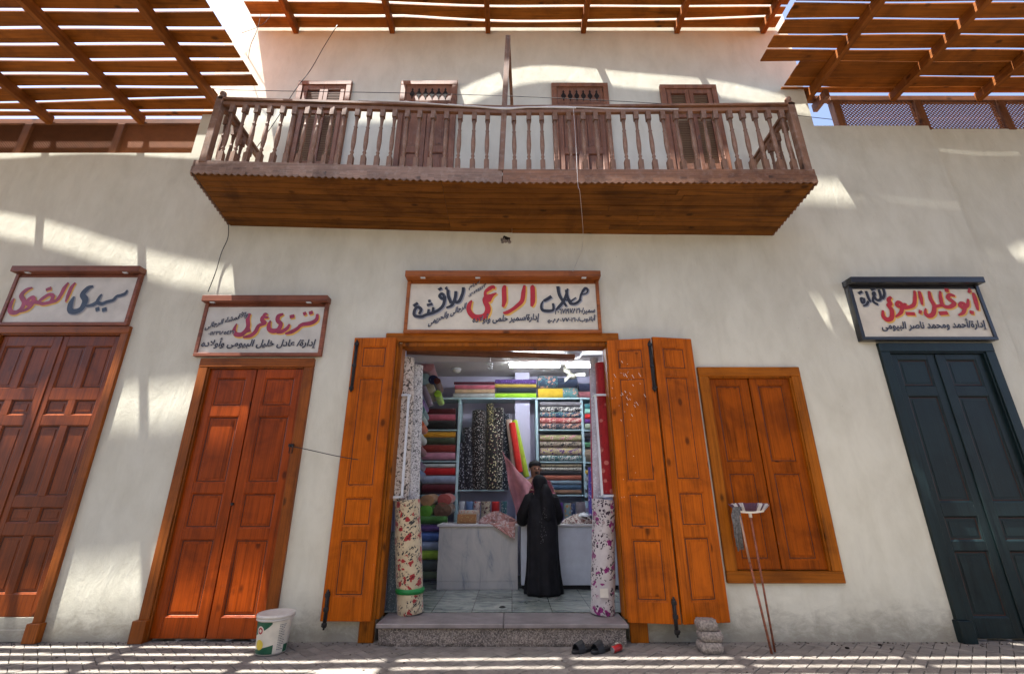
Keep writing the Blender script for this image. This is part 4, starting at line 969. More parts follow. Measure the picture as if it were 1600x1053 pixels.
leanroll((812,738), (800,660), 5, YS-.06, fab((.55,.02,.012)), 'leaning bright red fabric roll')
leanroll((823,745), (804,656), 4.5, YS-.0, fab((.38,.50,.04)), 'leaning yellow green fabric roll')
# cloth sheets
def sheet(corners, nu, nv, fn, mat, name, label, cat, th=.006, loc=None):
    m = MB(); A, B, C_, D_ = [Vector(q) for q in corners]; m.smooth = True
    g_ = []
    for i in range(nu+1):
        row = []
        for j in range(nv+1):
            u, v = i/nu, j/nv; p = A.lerp(B, u).lerp(D_.lerp(C_, u), v); row.append(p + fn(u, v))
        g_.append(row)
    f_ = [[m.V(p) for p in r_] for r_ in g_]; k_ = [[m.V(p + Vector((0, th, 0))) for p in r_] for r_ in g_]
    for i in range(nu):
        for j in range(nv):
            m.F((f_[i][j], f_[i+1][j], f_[i+1][j+1], f_[i][j+1])); m.F((k_[i][j], k_[i][j+1], k_[i+1][j+1], k_[i+1][j]))
    for i in range(nu): m.F((f_[i][0], k_[i][0], k_[i+1][0], f_[i+1][0])); m.F((f_[i][nv], f_[i+1][nv], k_[i+1][nv], k_[i][nv]))
    for j in range(nv): m.F((f_[0][j], f_[0][j+1], k_[0][j+1], k_[0][j])); m.F((f_[nu][j], k_[nu][j], k_[nu][j+1], f_[nu][j+1]))
    return tag(m.build(name, mat, loc=loc or A), label, cat)
Yp = 7.98
sheet([at(785,706,Yp), at(789,712,Yp), at(831,757,Yp), at(806,806,Yp)], 14, 20, lambda u, v: Vector((.012*math.sin(v*9), -.05*math.sin(u*8+v*3)*(.3+v) - .03*math.sin(v*14), .02*math.sin(u*6))), fab((.42,.18,.20)), 'hanging_cloth', 'dusty pink cloth held up beside the woman, falling to the counter', 'cloth')
def heap(cx, cy, cz, lx, ly, lz, mat, name, label, cat, seed=0, n=36, m_=18):
    m = MB(); rr = []
    for i in range(m_+1):
        t_ = i/m_; r_ = []
        for k in range(n):
            q = 2*math.pi*k/n; rad = math.sin(math.pi*.5*(1-t_))**.6 if t_ < 1 else .01
            wv = 1 + .14*math.sin(5*q+seed+t_*6) + .10*math.sin(11*q-seed*2+t_*9)
            r_.append((cx+lx*rad*math.cos(q)*wv, cy+ly*rad*math.sin(q)*wv, cz + lz*t_*(1+.25*math.sin(3*q+seed+t_*4)) + .012*math.sin(13*q+t_*12)*(t_ > 0)))
        rr.append(r_)
    m.rings(rr); return tag(m.build(name, mat, loc=(cx, cy, cz)), label, cat)
pk = fab((.38,.17,.15), kind='scrawl', c2=(.62,.52,.48), c4=(.40,.20,.17), scale=5)
p = at(778, 812, 8.0); heap(p.x, 8.02, ZC+.001, .30, .17, .15, pk, 'crumpled_cloth', 'crumpled pink and cream cloth heaped on the marble counter', 'cloth', 1)
p = at(790, 820, 7.75); sheet([at(763,818,7.75)+Vector((0,.04,.01)), at(806,816,7.75)+Vector((0,.04,.01)), at(804,842,7.74), at(793,836,7.74)], 14, 8, lambda u, v: Vector((0, -.012 - .02*abs(math.sin(u*9+v)), .012*math.sin(u*11)*v)), pk, 'draped_cloth', 'pink cloth end hanging over the front of the marble counter', 'cloth')
p = at(905, 812, 8.0); heap(p.x, 8.05, ZC+.001, .24, .16, .12, fab((.5,.42,.36), kind='scrawl', c2=(.7,.66,.6), c4=(.16,.04,.04), scale=8), 'crumpled_cloth', 'brown and white cloth heaped on the white counter', 'cloth', 4)
p = at(913, 805, 7.95); heap(p.x, 7.98, ZC+.11, .09, .07, .05, fab((.65,.68,.70)), 'folded_cloth', 'small white cloth lying on the brown and white heap', 'cloth', 2, 20, 8)
# packet on the counter and small bolts in the gap below the middle shelf
def boxy(px0, px1, py0, py1, Y, dp, mat, name, label, cat, group=None, zb=None):
    a_ = at(px0, py1, Y); b_ = at(px1, py0, Y); m = MB(); z0_ = zb if zb is not None else a_.z
    m.box(a_.x, b_.x, Y, Y+dp, z0_, b_.z, .006); m.box(a_.x+.01, b_.x-.01, Y-.004, Y+.002, z0_+.02, b_.z-.02, .002)
    return tag(m.build(name, mat, loc=(a_.x, Y, z0_)), label, cat, group)
boxy(714, 744, 803, 817, 8.0, .2, fab((.34,.17,.07), kind='speck', c2=(.45,.28,.12), c3=(.4,.1,.05), scale=30), 'carton', 'tan printed carton standing on the marble counter', 'box', zb=ZC+.001)
boxy(716, 748, 797, 803, 8.02, .18, fab((.45,.40,.33), kind='speck', c2=(.5,.08,.06), c3=(.3,.3,.3), scale=40), 'fabric_stack', 'folded patterned fabric lying on the tan carton', 'fabric')
for px0, px1, c, kw, lb in [(717,726,(.5,.52,.55),{},'white bolt on the lower middle shelf'),(728,739,(.12,.2,.36),{},'blue patterned bolt on the lower middle shelf'),(740,750,(.5,.42,.40),dict(kind='floral', c2=(.5,.1,.1), c3=(.35,.04,.05), c4=(.2,.1,.1), scale=30),'white bolt with maroon flowers on the lower middle shelf'),(752,766,(.45,.38,.28),dict(kind='floral', c2=(.1,.05,.04), c3=(.12,.03,.04), c4=(.06,.04,.03), scale=26),'cream bolt with dark brown flowers'),(768,780,(.38,.01,.012),{},'deep red bolt on the lower middle shelf'),(783,792,(.04,.12,.15),SK(0,(.4,.45,.45),(.1,.3,.3)),'teal patterned bolt on the lower middle shelf')]:
    a_ = at((px0+px1)/2, 800, 8.6); r = (px1-px0)/2/FPX*8.6
    roll((a_.x, 8.6, ZC-.02), (a_.x, 8.6, zi(783, 8.6)), r, fab(c, **kw), lb, n=16)
c = MB(); c.box(at(714, 800, 8.5).x, at(812, 800, 8.5).x, 8.45, 9.0, ZC-.06, ZC-.022, .003); c.build('low_shelf', M['shelfp'], t)
c = MB(); c.box(at(868, 800, 8.5).x, at(930, 800, 8.5).x, 8.45, 9.0, ZC-.06, ZC-.022, .003); c.build('low_shelf', M['shelfp'], t)
for px0, px1, py, c, kw, lb in [(873,880,785,(.10,.03,.2),{},'narrow purple bolt behind the white counter'),(882,892,786,(.20,.30,.30),dict(kind='floral', c2=(.6,.3,.1), c3=(.5,.25,.1), c4=(.1,.25,.2), scale=22),'grey bolt with orange flowers behind the white counter'),(893,899,787,(.03,.05,.12),SK(0,(.4,.4,.5),(.2,.2,.4)),'navy patterned bolt behind the white counter'),(901,915,784,(.19,.16,.18),{},'wide taupe bolt behind the white counter')]:
    a_ = at((px0+px1)/2, 800, 8.6); r = (px1-px0)/2/FPX*8.6
    roll((a_.x, 8.6, ZC-.02), (a_.x, 8.6, zi(py, 8.6)), r, fab(c, **kw), lb, n=16)
# wall panels, strips, lamps and fan
def ceil_lamp(px, py, r, lb):
    q = flo(px, py, IZ); m = MB(); L_ = thing('ceiling_lamp', lb, 'lamp', (q.x, q.y, IZ), 'round ceiling lamps')
    m.lathe([(r, 0), (r, -.03), (r*.92, -.04)], (q.x, q.y, IZ-.001), 24); m.build('rim', M['steel'], L_)
    m = MB(); m.lathe([(r*.9, -.035), (r*.88, -.06), (r*.6, -.085), (.01, -.095)], (q.x, q.y, IZ), 24); m.build('glass', M['inceil'], L_)
ceil_lamp(790, 552, .14, 'unlit round ceiling lamp near the middle of the shop front'); ceil_lamp(896, 552, .15, 'unlit round ceiling lamp above the right counter'); ceil_lamp(713, 576, .10, 'small unlit round lamp at the back left of the ceiling')
em = NT('tube_glow'); em.b.inputs['Emission Color'].default_value = (.92,.97,1,1); em.b.inputs['Emission Strength'].default_value = 14; em.b.inputs['Base Color'].default_value = (.9,.9,.9,1)
def tube(pa, pb, lb):
    zt_ = IZ-.16; A = flo(*pa, zt_); B = flo(pb[0], pa[1], zt_); B.y = A.y
    T_ = thing('tube_light', lb, 'lamp', ((A.x+B.x)/2, A.y, zt_), 'lit tube lights')
    m = MB(); m.box(A.x-.03, B.x+.03, A.y-.04, A.y+.08, zt_+.03, IZ-.105, .005); m.build('housing', M['steel'], T_)
    m = MB(); m.tube([(A.x, A.y-.01, zt_), (B.x, A.y-.01, zt_)], .028, 12); m.build('tube', em.m, T_)
tube((797, 572), (874, 572), 'long lit tube light left of the wall fan'); tube((886, 572), (936, 572), 'shorter lit tube light right of the wall fan')
sc_ = flo(765, 570, IZ-.2); L_ = thing('spiral_bulb', 'white spiral bulb hanging from the ceiling beam', 'lamp', tuple(sc_))
m = MB(); m.tube([(sc_.x + .045*math.cos(k*.7), sc_.y + .045*math.sin(k*.7), sc_.z + .05 - k*.0045) for k in range(30)], .012, 6); m.build('spiral', M['steel'], L_)
m = MB(); m.tube([(sc_.x, sc_.y, sc_.z+.05), (sc_.x, sc_.y, IZ-.001)], .02, 8); m.build('socket', M['inceil'], L_)
fx = at(892, 590, 8.6); Fn = thing('wall_fan', 'cream oscillating fan hanging in front of the tube lights', 'fan', tuple(fx))
m = MB(); m.tube([(fx.x-.10, 8.6, IZ-.002), (fx.x-.09, 8.6, fx.z+.16), (fx.x, 8.55, fx.z+.03)], [.05,.055,.05], 10); m.build('stem', M['fan'], Fn)
m = MB(); m.ball((fx.x, 8.5, fx.z), .085, 14, 8, (1.15,1,.7)); m.build('motor', M['fan'], Fn)
for k, an in enumerate((.1, 2.2, 4.1)):
    m = MB(); dx, dz = math.cos(an), math.sin(an)*.5
    m.hexa([(fx.x+dx*.06, 8.44, fx.z+dz*.06-.02), (fx.x+dx*.26, 8.43, fx.z+dz*.26-.035), (fx.x+dx*.26, 8.42, fx.z+dz*.26-.03), (fx.x+dx*.06, 8.42, fx.z+dz*.06-.015), (fx.x+dx*.06, 8.44, fx.z+dz*.06+.03), (fx.x+dx*.26, 8.43, fx.z+dz*.26+.04), (fx.x+dx*.26, 8.42, fx.z+dz*.26+.045), (fx.x+dx*.06, 8.42, fx.z+dz*.06+.035)]); m.build('blade', M['fan'], Fn)
# ---------------------------------------------------------------- display racks and rolls in the doorway
leo = fab((.46,.38,.31), kind='scrawl', c2=(.58,.53,.48), c4=(.05,.04,.035), scale=9)
leo2 = fab((.48,.46,.45), kind='scrawl', c2=(.60,.60,.60), c4=(.08,.08,.085), scale=17)
rose = fab((.50,.41,.26), kind='floral', c2=(.30,.22,.14), c3=(.30,.018,.02), c4=(.03,.03,.03), scale=15.5)
lilf = fab((.44,.40,.39), kind='floral', c2=(.28,.22,.22), c3=(.20,.012,.12), c4=(.03,.015,.03), scale=13)
def rack(tl, tr, bl, br, lb, Y=6.27):
    Rk = thing('display_rack', lb, 'rack', tuple(at(*bl, Y)), 'white metal racks in the doorway')
    c_ = [at(*q, Y) for q in (tl, tr, br, bl)]
    for k, nm in enumerate(('crossbar', 'upright', 'crossbar', 'upright')):
        m = MB(); m.beam(c_[k], c_[(k+1) % 4], .028, .028, (0,1,0)); m.build(nm, M['steel'], Rk)
    for k in range(4):
        m = MB(); q = c_[k]; m.beam(q, q + Vector((0, .16, 0)), .024, .024); m.build('arm', M['steel'], Rk)
    return Rk
rack((620,618), (639,617), (608,777), (628,776), 'narrow white metal rack holding the speckled fabric left of the doorway')
rack((930,617), (949,617), (941,775), (961,774), 'narrow white metal rack holding the red fabric right of the doorway')
def vroll(pt, pb, rp, Y, mat, lb, flat=1, zb=None):
    a_ = at(*pb, Y); b_ = at(*pt, Y)
    if zb is not None: a_.z = zb
    return roll(a_, b_, rp/FPX*6.6, mat, lb, flat=flat, n=24, name='display_roll', group='fabric rolls standing in the doorway', cat='fabric roll')
vroll((634,561), (622,782), 14, 6.42, leo, 'beige roll with black specks, upright inside the left white rack')
vroll((650,572), (642,800), 11, 6.58, leo2, 'pale grey roll with fine black specks, behind the left rack')
vroll((636,781), (641,952), 17.5, 6.37, rose, 'cream roll with red roses standing on the doorstep, left', zb=.234)
vroll((618,830), (610,950), 7, 6.52, fab((.10,.13,.14), kind='speck', c2=(.25,.28,.3), c3=(.03,.03,.04), scale=50), 'thin dark teal roll standing behind the rose roll', zb=.236)
vroll((939,568), (951,772), 10, 6.42, fab((.33,.012,.015), kind='speck', c2=(.5,.15,.12), c3=(.2,.01,.01), scale=9), 'dark red roll upright inside the right white rack')
vroll((928,560), (935,790), 7, 6.55, fab((.45,.43,.47), kind='speck', c2=(.55,.54,.58), c3=(.25,.2,.25), scale=22), 'silver lace roll beside the red one')
vroll((926,575), (930,795), 5, 6.62, fab((.30,.012,.05)), 'slim crimson roll left of the silver lace roll')
vroll((924,730), (925,805), 5, 6.72, fab((.06,.05,.28), kind='speck', c2=(.4,.35,.5), c3=(.2,.1,.4), scale=25), 'short violet blue patterned roll in the right of the doorway')
vroll((944,780), (942,954), 16, 6.34, lilf, 'white roll with purple flowers standing on the doorstep, right', zb=.234)
for (px, py, hx, Yb, rr_) in ((641, 921, .17, 6.37, .174),):
    m = MB(); q = at(px, py, Yb); m.lathe([(rr_, -.03), (rr_+.009, 0), (rr_, .03)], (q.x-.003, Yb, q.z), 24); tag(m.build('band', plain('green_tape', (.01,.18,.04), .4), loc=tuple(q)), 'green tape band tied round the foot of the rose fabric roll', 'band')
m = MB(); q = at(944, 926, 6.34-.172); m.box(q.x-.05, q.x+.05, q.y-.004, q.y+.0, q.z-.05, q.z+.05); tag(m.build('paper_label', M['board'], loc=tuple(q)), 'white paper label stuck on the purple flowered roll', 'label')
m = MB(); q = flo(785, 949, .236); m.rings([[(q.x + (.035+.008*math.cos(b_))*math.cos(a_), q.y + (.035+.008*math.cos(b_))*math.sin(a_), .243 + .008*math.sin(b_)) for b_ in [k*math.pi/3 for k in range(6)]] for a_ in [k*math.pi/10 for k in range(21)]], cap=False)
tag(m.build('ring', M['iron'], loc=(q.x, q.y, .236)), 'small black ring lying on the doorstep slab', 'ring')
# ---------------------------------------------------------------- street things: bucket, stones, mop, broom, sandals, can
b0 = flo(423, 1018); BK = thing('bucket', 'dusty white plastic paint bucket with green and yellow label by the tailor door', 'bucket', tuple(b0))
rB, rT, H = .152, .182, .375
lid = plain('bucket_plastic', (.58,.54,.48), .4, .12, 12)
m = MB(); m.lathe([(rB*.9, 0), (rB, .006), (rT-.006, H*.86), (rT-.006, H)], tuple(b0), 32); m.build('body', lid, BK)
m = MB(); m.lathe([(rT-.004, H*.86), (rT+.012, H*.865), (rT+.012, H*.90), (rT+.002, H*.905), (rT+.006, H*.93), (rT+.016, H*.935), (rT+.014, H*1.0), (rT-.004, H*1.012), (rT-.02, H*.985), (.01, H*.98)], tuple(b0), 32); m.build('lid', lid, BK)
def patch(m, f, n=26, off=.0015):
    """f(i/n) -> list of (theta, z) spans on the bucket's side"""
    for i in range(n):
        for (ta, tb, za, zb_) in f(i/n, (i+1)/n):
            P = []
            for th_, z_ in ((ta, za), (tb, za), (tb, zb_), (ta, zb_)):
                r_ = lerp(rB, rT-.006, z_/(H*.86)) + off; P.append((b0.x + r_*math.sin(th_), b0.y - r_*math.cos(th_), z_))
            m.poly(P)
gr = plain('label_green', (.012,.09,.045), .45, .15); cr = plain('label_cream', (.62,.57,.47), .45); ye = plain('label_yellow', (.65,.48,.05), .45); rd = plain('label_red', (.35,.03,.03), .45)
m = MB(); patch(m, lambda a_, c_: [(lerp(-.95, 1.6, a_), lerp(-.95, 1.6, c_), .02, H*.84)]); lb_ = m.build('label', cr, BK)
m = MB(); patch(m, lambda a_, c_: [(lerp(-.95, .30, a_), lerp(-.95, .30, c_), H*(.84-.36*(1-a_)**.6), H*.842)], off=.003); m.build('label_field', gr, BK)
m = MB(); patch(m, lambda a_, c_: [(lerp(-.95, .5, a_), lerp(-.95, .5, c_), .018, .018+H*.23*(.35+.65*a_))], off=.003); m.build('label_field', gr, BK)
m = MB(); patch(m, lambda a_, c_: [(lerp(1.2, 1.6, a_), lerp(1.2, 1.6, c_), .018, .09)], 6, .003); m.build('label_field', gr, BK)
def disc(mm, th0, z0_, ra, rb, off):
    n_ = 20
    for i in range(n_):
        P = []
        for rr_, q_ in ((ra, i), (rb, i), (rb, i+1), (ra, i+1)):
            an = 2*math.pi*q_/n_; z_ = z0_ + rr_*math.sin(an); r_ = lerp(rB, rT-.006, z_/(H*.86)) + off; th_ = th0 + rr_*math.cos(an)/r_
            P.append((b0.x + r_*math.sin(th_), b0.y - r_*math.cos(th_), z_))
        mm.poly(P)
m = MB(); disc(m, -.42, .235, .001, .045, .0045); m.build('emblem', cr, BK)
m = MB(); disc(m, -.42, .235, .016, .032, .0055); m.build('emblem_ring', rd, BK)
m = MB(); disc(m, -.42, .105, .001, .048, .0045); m.build('emblem', ye, BK)
m = MB()
for r_ in range(15):
    z_ = .05 + r_*.0165; n_ = random.randint(3, 6); t_ = .74
    for k in range(n_):
        t2 = t_ + random.uniform(.04, .11)
        if t2 < 1.2: patch(m, lambda a_, c_, t_=t_, t2=t2: [(lerp(t_, t2, a_), lerp(t_, t2, c_), z_, z_+.006)], 2, .003)
        t_ = t2 + .02
m.build('small_print', M['navyp'], BK)
# stones
zz_ = 0
for k, (px, wd_, hh, lb) in enumerate([(1110, .165, .135, 'rough grey stone at the bottom of the small stack under the open leaf'), (1112, .16, .125, 'rough grey stone in the middle of the small stack'), (1109, .14, .13, 'squarish pitted stone on top of the small stack')]):
    q = flo(1110, 1018); hh *= .78; m = MB(); rr = []
    for i in range(9):
        t_ = -1 + 2*i/8; rad = (1-abs(t_)**4)**.5 if abs(t_) < 1 else .35; rad = max(rad, .88)
        rr.append([(q.x + (px-1110)*.008 + wd_*.76*rad*(abs(math.cos(a_))**.28*(1 if math.cos(a_) > 0 else -1))*(1+.018*math.sin(5*a_+k*2+i*.6)-.05*(k == 2)*math.sin(a_+.5)), q.y + wd_*.6*rad*(abs(math.sin(a_))**.28*(1 if math.sin(a_) > 0 else -1)), zz_ + hh*(t_+1)/2 + .003*math.sin(3*a_+i)) for a_ in [2*math.pi*(j+.5)/28 for j in range(28)]])
    m.rings(rr); tag(m.build('stone', M['stone'], loc=(q.x, q.y, zz_)), lb, 'stone', 'stones stacked under the shutter'); zz_ += hh+.004
# mop and broom
pale = wood('pale_handle', (.42,.25,.17), 'z', .6, .6, knots=False); rust = plain('worn_handle', (.22,.07,.035), .5, .5, 25)
yarn = plain('mop_yarn', (.13,.125,.12), .9, .5, 40, .5)
a_ = flo(1206, 1021); top = at(1153, 802, 5.97)
Mo = thing('mop', 'grey string mop leaning head up against the window, left of the broom', 'mop', tuple(a_))
m = MB(); mid = a_.lerp(top, .62); m.tube([a_, mid], .013, 10); m.build('lower_handle', rust, Mo)
m = MB(); m.tube([mid, top + Vector((0, -.03, .03))], .0125, 10); m.build('upper_handle', pale, Mo)
m = MB()
for k in range(34):
    an = random.uniform(0, 6.28); r_ = random.uniform(.01, .05); L_ = random.uniform(.26, .42); hx = top.x - .02 + random.uniform(-.075, .035)
    m.tube([(top.x + .01*math.cos(an), top.y-.04, top.z+.04), (top.x-.02 + r_*math.cos(an), top.y-.05 + .3*r_*math.sin(an), top.z+.075), (hx-.01, top.y-.05, top.z-.02), (hx, top.y-.045 + random.uniform(-.015,.015), top.z-L_*.5), (hx + random.uniform(-.015,.015), top.y-.04, top.z-L_)], .0075, 5)
m.build('strands', yarn, Mo)
a_ = flo(1211, 1018); top = at(1172, 803, 5.95)
Br = thing('broom', 'broom with striped white and purple bristles leaning head up against the window', 'broom', tuple(a_))
m = MB(); m.tube([a_, top], .0115, 10); m.build('handle', rust, Br)
hw = .165; m = MB()
for i in range(8):
    u0, u1 = -1+i/4, -1+(i+1)/4
    m.beam((top.x + hw*u0, top.y, top.z+.02-.018*abs(u0)**2*-1), (top.x + hw*u1, top.y, top.z+.02+.018*abs(u1)**2), .045, .022)
m.tube([top-Vector((0,0,.04)), top+Vector((0,0,.02))], .02, 8); m.build('head', M['boardy'], Br)
for nm, mat_, test in (('bristles', plain('bristle_white', (.58,.54,.50), .7), lambda u: not (abs(u) < .32 or int((u+1)*9) % 3 == 0)), ('bristles', plain('bristle_purple', (.10,.045,.075), .7), lambda u: abs(u) < .32 or int((u+1)*9) % 3 == 0)):
    m = MB()
    for k in range(70):
        u = -1 + 2*k/69
        if not test(u): continue
        for j in range(3):
            x0_ = top.x + hw*u; m.tube([(x0_, top.y-.015+.015*j, top.z+.03), (x0_ + .075*u + random.uniform(-.008,.008), top.y-.04+.03*j, top.z+.03+.10*(1-.12*u*u)*random.uniform(.88, 1.05))], [.0035, .003], 4)
    m.build(nm, mat_, Br)
# sandals and a crushed can
def sandal(px, py, ang, lb):
    q = flo(px, py); S_ = thing('sandal', lb, 'sandal', tuple(q), 'pair of black slippers'); ca, sa = math.cos(ang), math.sin(ang)
    Mx = Matrix(((ca, -sa, 0, q.x), (sa, ca, 0, q.y), (0,0,1,0), (0,0,0,1))) @ Matrix.Scale(1.15, 4)
    out = [(.045*math.sin(t_)*(1.0 if math.cos(t_) > 0 else .78)*(1+.12*math.cos(t_)), .13*math.cos(t_)) for t_ in [2*math.pi*k/24 for k in range(24)]]
    m = MB(); m.M = Mx; m.rings([[(x_*k, y_*k, z_ + (.012 if y_ < 0 else 0)*0) for x_, y_ in out] for k, z_ in ((.94, 0), (1, .006), (1, .022), (.95, .028))]); m.build('sole', M['black'], S_)
    m = MB(); m.M = Mx; rr = []
    for y_ in (.01, .03, .06, .085): rr.append([(w_*math.cos(a_)*.054, y_ + .0, .018 + math.sin(a_)*(.085-.35*(y_-.01))) for w_ in (1, ) for a_ in [math.pi*k/10 for k in range(11)]])
    a0 = [[m.V(p_) for p_ in r_] for r_ in rr]; b1 = [[m.V(Vector(p_)*1.0 + Vector((0, 0, -.006))) for p_ in r_] for r_ in rr]
    for u_, v_ in zip(a0, a0[1:]):
        for k in range(10): m.F((u_[k], u_[k+1], v_[k+1], v_[k]))
    for u_, v_ in zip(b1, b1[1:]):
        for k in range(10): m.F((u_[k], v_[k], v_[k+1], u_[k+1]))
    for k in range(10): m.F((a0[0][k], b1[0][k], b1[0][k+1], a0[0][k+1])); m.F((a0[-1][k], a0[-1][k+1], b1[-1][k+1], b1[-1][k]))
    m.build('strap', M['black'], S_)
sandal(911, 1018, 2.1, 'black slipper on the paving, left one of the pair'); sandal(940, 1018, 2.15, 'black slipper on the paving, right one of the pair beside the can')
q = flo(964, 1018); cn = thing('drink_can', 'crushed red drink can lying on the paving beside the slippers', 'can', tuple(q))
m = MB(); d_ = Vector((.055, .045, .004)); c0 = q + Vector((0,0,.034)); m.tube([c0-d_*1.02, c0-d_*.9, c0-d_*.3, c0+d_*.3, c0+d_*.85], [.026,.033,.031,.033,.033], 16); m.build('body', plain('can_red', (.38,.02,.02), .3, .3, 30), cn)
m = MB(); m.tube([c0-d_*1.06, c0-d_*1.03], .027, 16); m.build('lid', plain('can_metal', (.6,.6,.6), .3, metal=.8), cn)
m = MB(); m.tube([flo(951, 1007)+Vector((0,0,.01)), flo(962, 1010)+Vector((0,0,.03)), flo(966, 1012)+Vector((0,0,.05))], .008, 6); tag(m.build('paper_scrap', M['boardy'], loc=tuple(q)), 'small twisted cream paper scrap behind the red can', 'litter')
for k, (px, py, s_) in enumerate([(1324,1013,.022),(1375,1008,.02),(1392,1014,.012)]):
    q = flo(px, py); m = MB(); m.ball(q + Vector((0,0,s_*.4)), s_, 8, 5, (1.2,.8,.5)); tag(m.build('clod', M['dark'], loc=tuple(q)), ['larger dark clod of dirt left of the green door','dark clod of dirt nearest the wall before the green door','smallest dark clod of dirt before the green door'][k], 'debris')
# ---------------------------------------------------------------- cables and the strap
def cable(pts, r, mat, lb, name='cable', cat='cable'):
    P = [at(*p) for p in pts]; Q = []
    for i in range(len(P)-1):
        p0, p1, p2, p3 = P[max(i-1,0)], P[i], P[i+1], P[min(i+2,len(P)-1)]
        for s in range(6): t_ = s/6; Q.append(.5*((2*p1) + (p2-p0)*t_ + (2*p0-5*p1+4*p2-p3)*t_*t_ + (3*p1-p0-3*p2+p3)*t_**3))
    Q.append(P[-1]); m = MB(); m.tube(Q, r, 6); return tag(m.build(name, mat, loc=tuple(P[0])), lb, cat)
cable([(330,139,5.7),(405,142,5.7),(640,146,5.7),(830,152,5.7),(1045,163,5.7),(1160,172,5.7),(1300,187,5.7)], .005, M['wire'], 'thin cable stretched right across behind the balcony rail')
cable([(560,157,4.94),(640,160,4.94),(720,166,4.95),(790,169,4.94),(870,167,4.95),(960,170,4.95),(1060,171,4.96)], .009, M['wirew'], 'pale cables lying along the balcony handrail')
cable([(700,164,4.93),(745,167,4.92),(790,170.5,4.93),(830,168,4.93),(900,169,4.94)], .012, M['wirew'], 'short knotted pale cable on the middle of the handrail')
cable([(527,40,5.9),(507,72,5.85),(485,110,5.8),(462,140,5.8),(430,190,5.9),(396,238,6.05)], .006, M['wire'], 'dark cable hanging slantwise by the leftmost upstairs door')
cable([(412,-8,5.9),(404,40,5.9),(392,70,5.95),(388,92,6.05)], .005, M['wire'], 'thin dark cable against the bright wall at the upper left')
cable([(436,-5,5.9),(415,35,5.9),(378,52,6.05)], .004, M['wire'], 'second thin cable at the upper left, crossing the roof edge')
cable([(357,352,6.05),(356,372,6.06),(346,395,6.07),(337,425,6.07),(325,456,6.04)], .006, M['wire'], 'black cable dropping from the balcony corner to the tailor sign')
cable([(896,170,4.93),(900,230,4.93),(903,288,4.93),(906,300,4.97),(910,345,5.7),(911,366,6.07),(909,390,6.08),(901,410,6.05),(895,424,5.85)], .0025, M['wirew'], 'thin pale cable dropping from the balcony to the middle sign')
cable([(455,697,5.98),(480,702,5.96),(525,712,5.94),(560,718,5.93)], .006, M['black'], 'black cord tied from the tailor door hasp to the open leaf', 'cord', 'cord')
# ---------------------------------------------------------------- people
def skin_body(joints, bones, name, mats, loc, sub=2):
    names = list(joints); me = bpy.data.meshes.new(name); me.from_pydata([tuple(Vector(joints[k][0]) - Vector(loc)) for k in names], [(names.index(a_), names.index(b_)) for a_, b_ in bones], [])
    o = bpy.data.objects.new(name, me); col.objects.link(o)
    md = o.modifiers.new('s', 'SKIN'); 
    if not me.skin_vertices:
        me.attributes
    lay = me.skin_vertices[0] if me.skin_vertices else None
    if lay is None:
        bpy.context.view_layer.objects.active = o; lay = None
    for i, k in enumerate(names):
        if lay: lay.data[i].radius = joints[k][1] if isinstance(joints[k][1], tuple) else (joints[k][1],)*2; lay.data[i].use_root = (i == 0)
    ms = o.modifiers.new('u', 'SUBSURF'); ms.levels = sub; ms.render_levels = sub; md.use_smooth_shade = True
    bpy.context.view_layer.update()
    m2 = bpy.data.meshes.new_from_object(o.evaluated_get(bpy.context.evaluated_depsgraph_get()))
    bpy.data.objects.remove(o); o = bpy.data.objects.new(name, m2); col.objects.link(o); o.location = loc; o['_o'] = list(loc)
    for m_ in mats: m2.materials.append(m_)
    for p_ in m2.polygons: p_.use_smooth = True
    return o
skin = plain('skin', (.30,.15,.09), .5, .1, 6, .05)
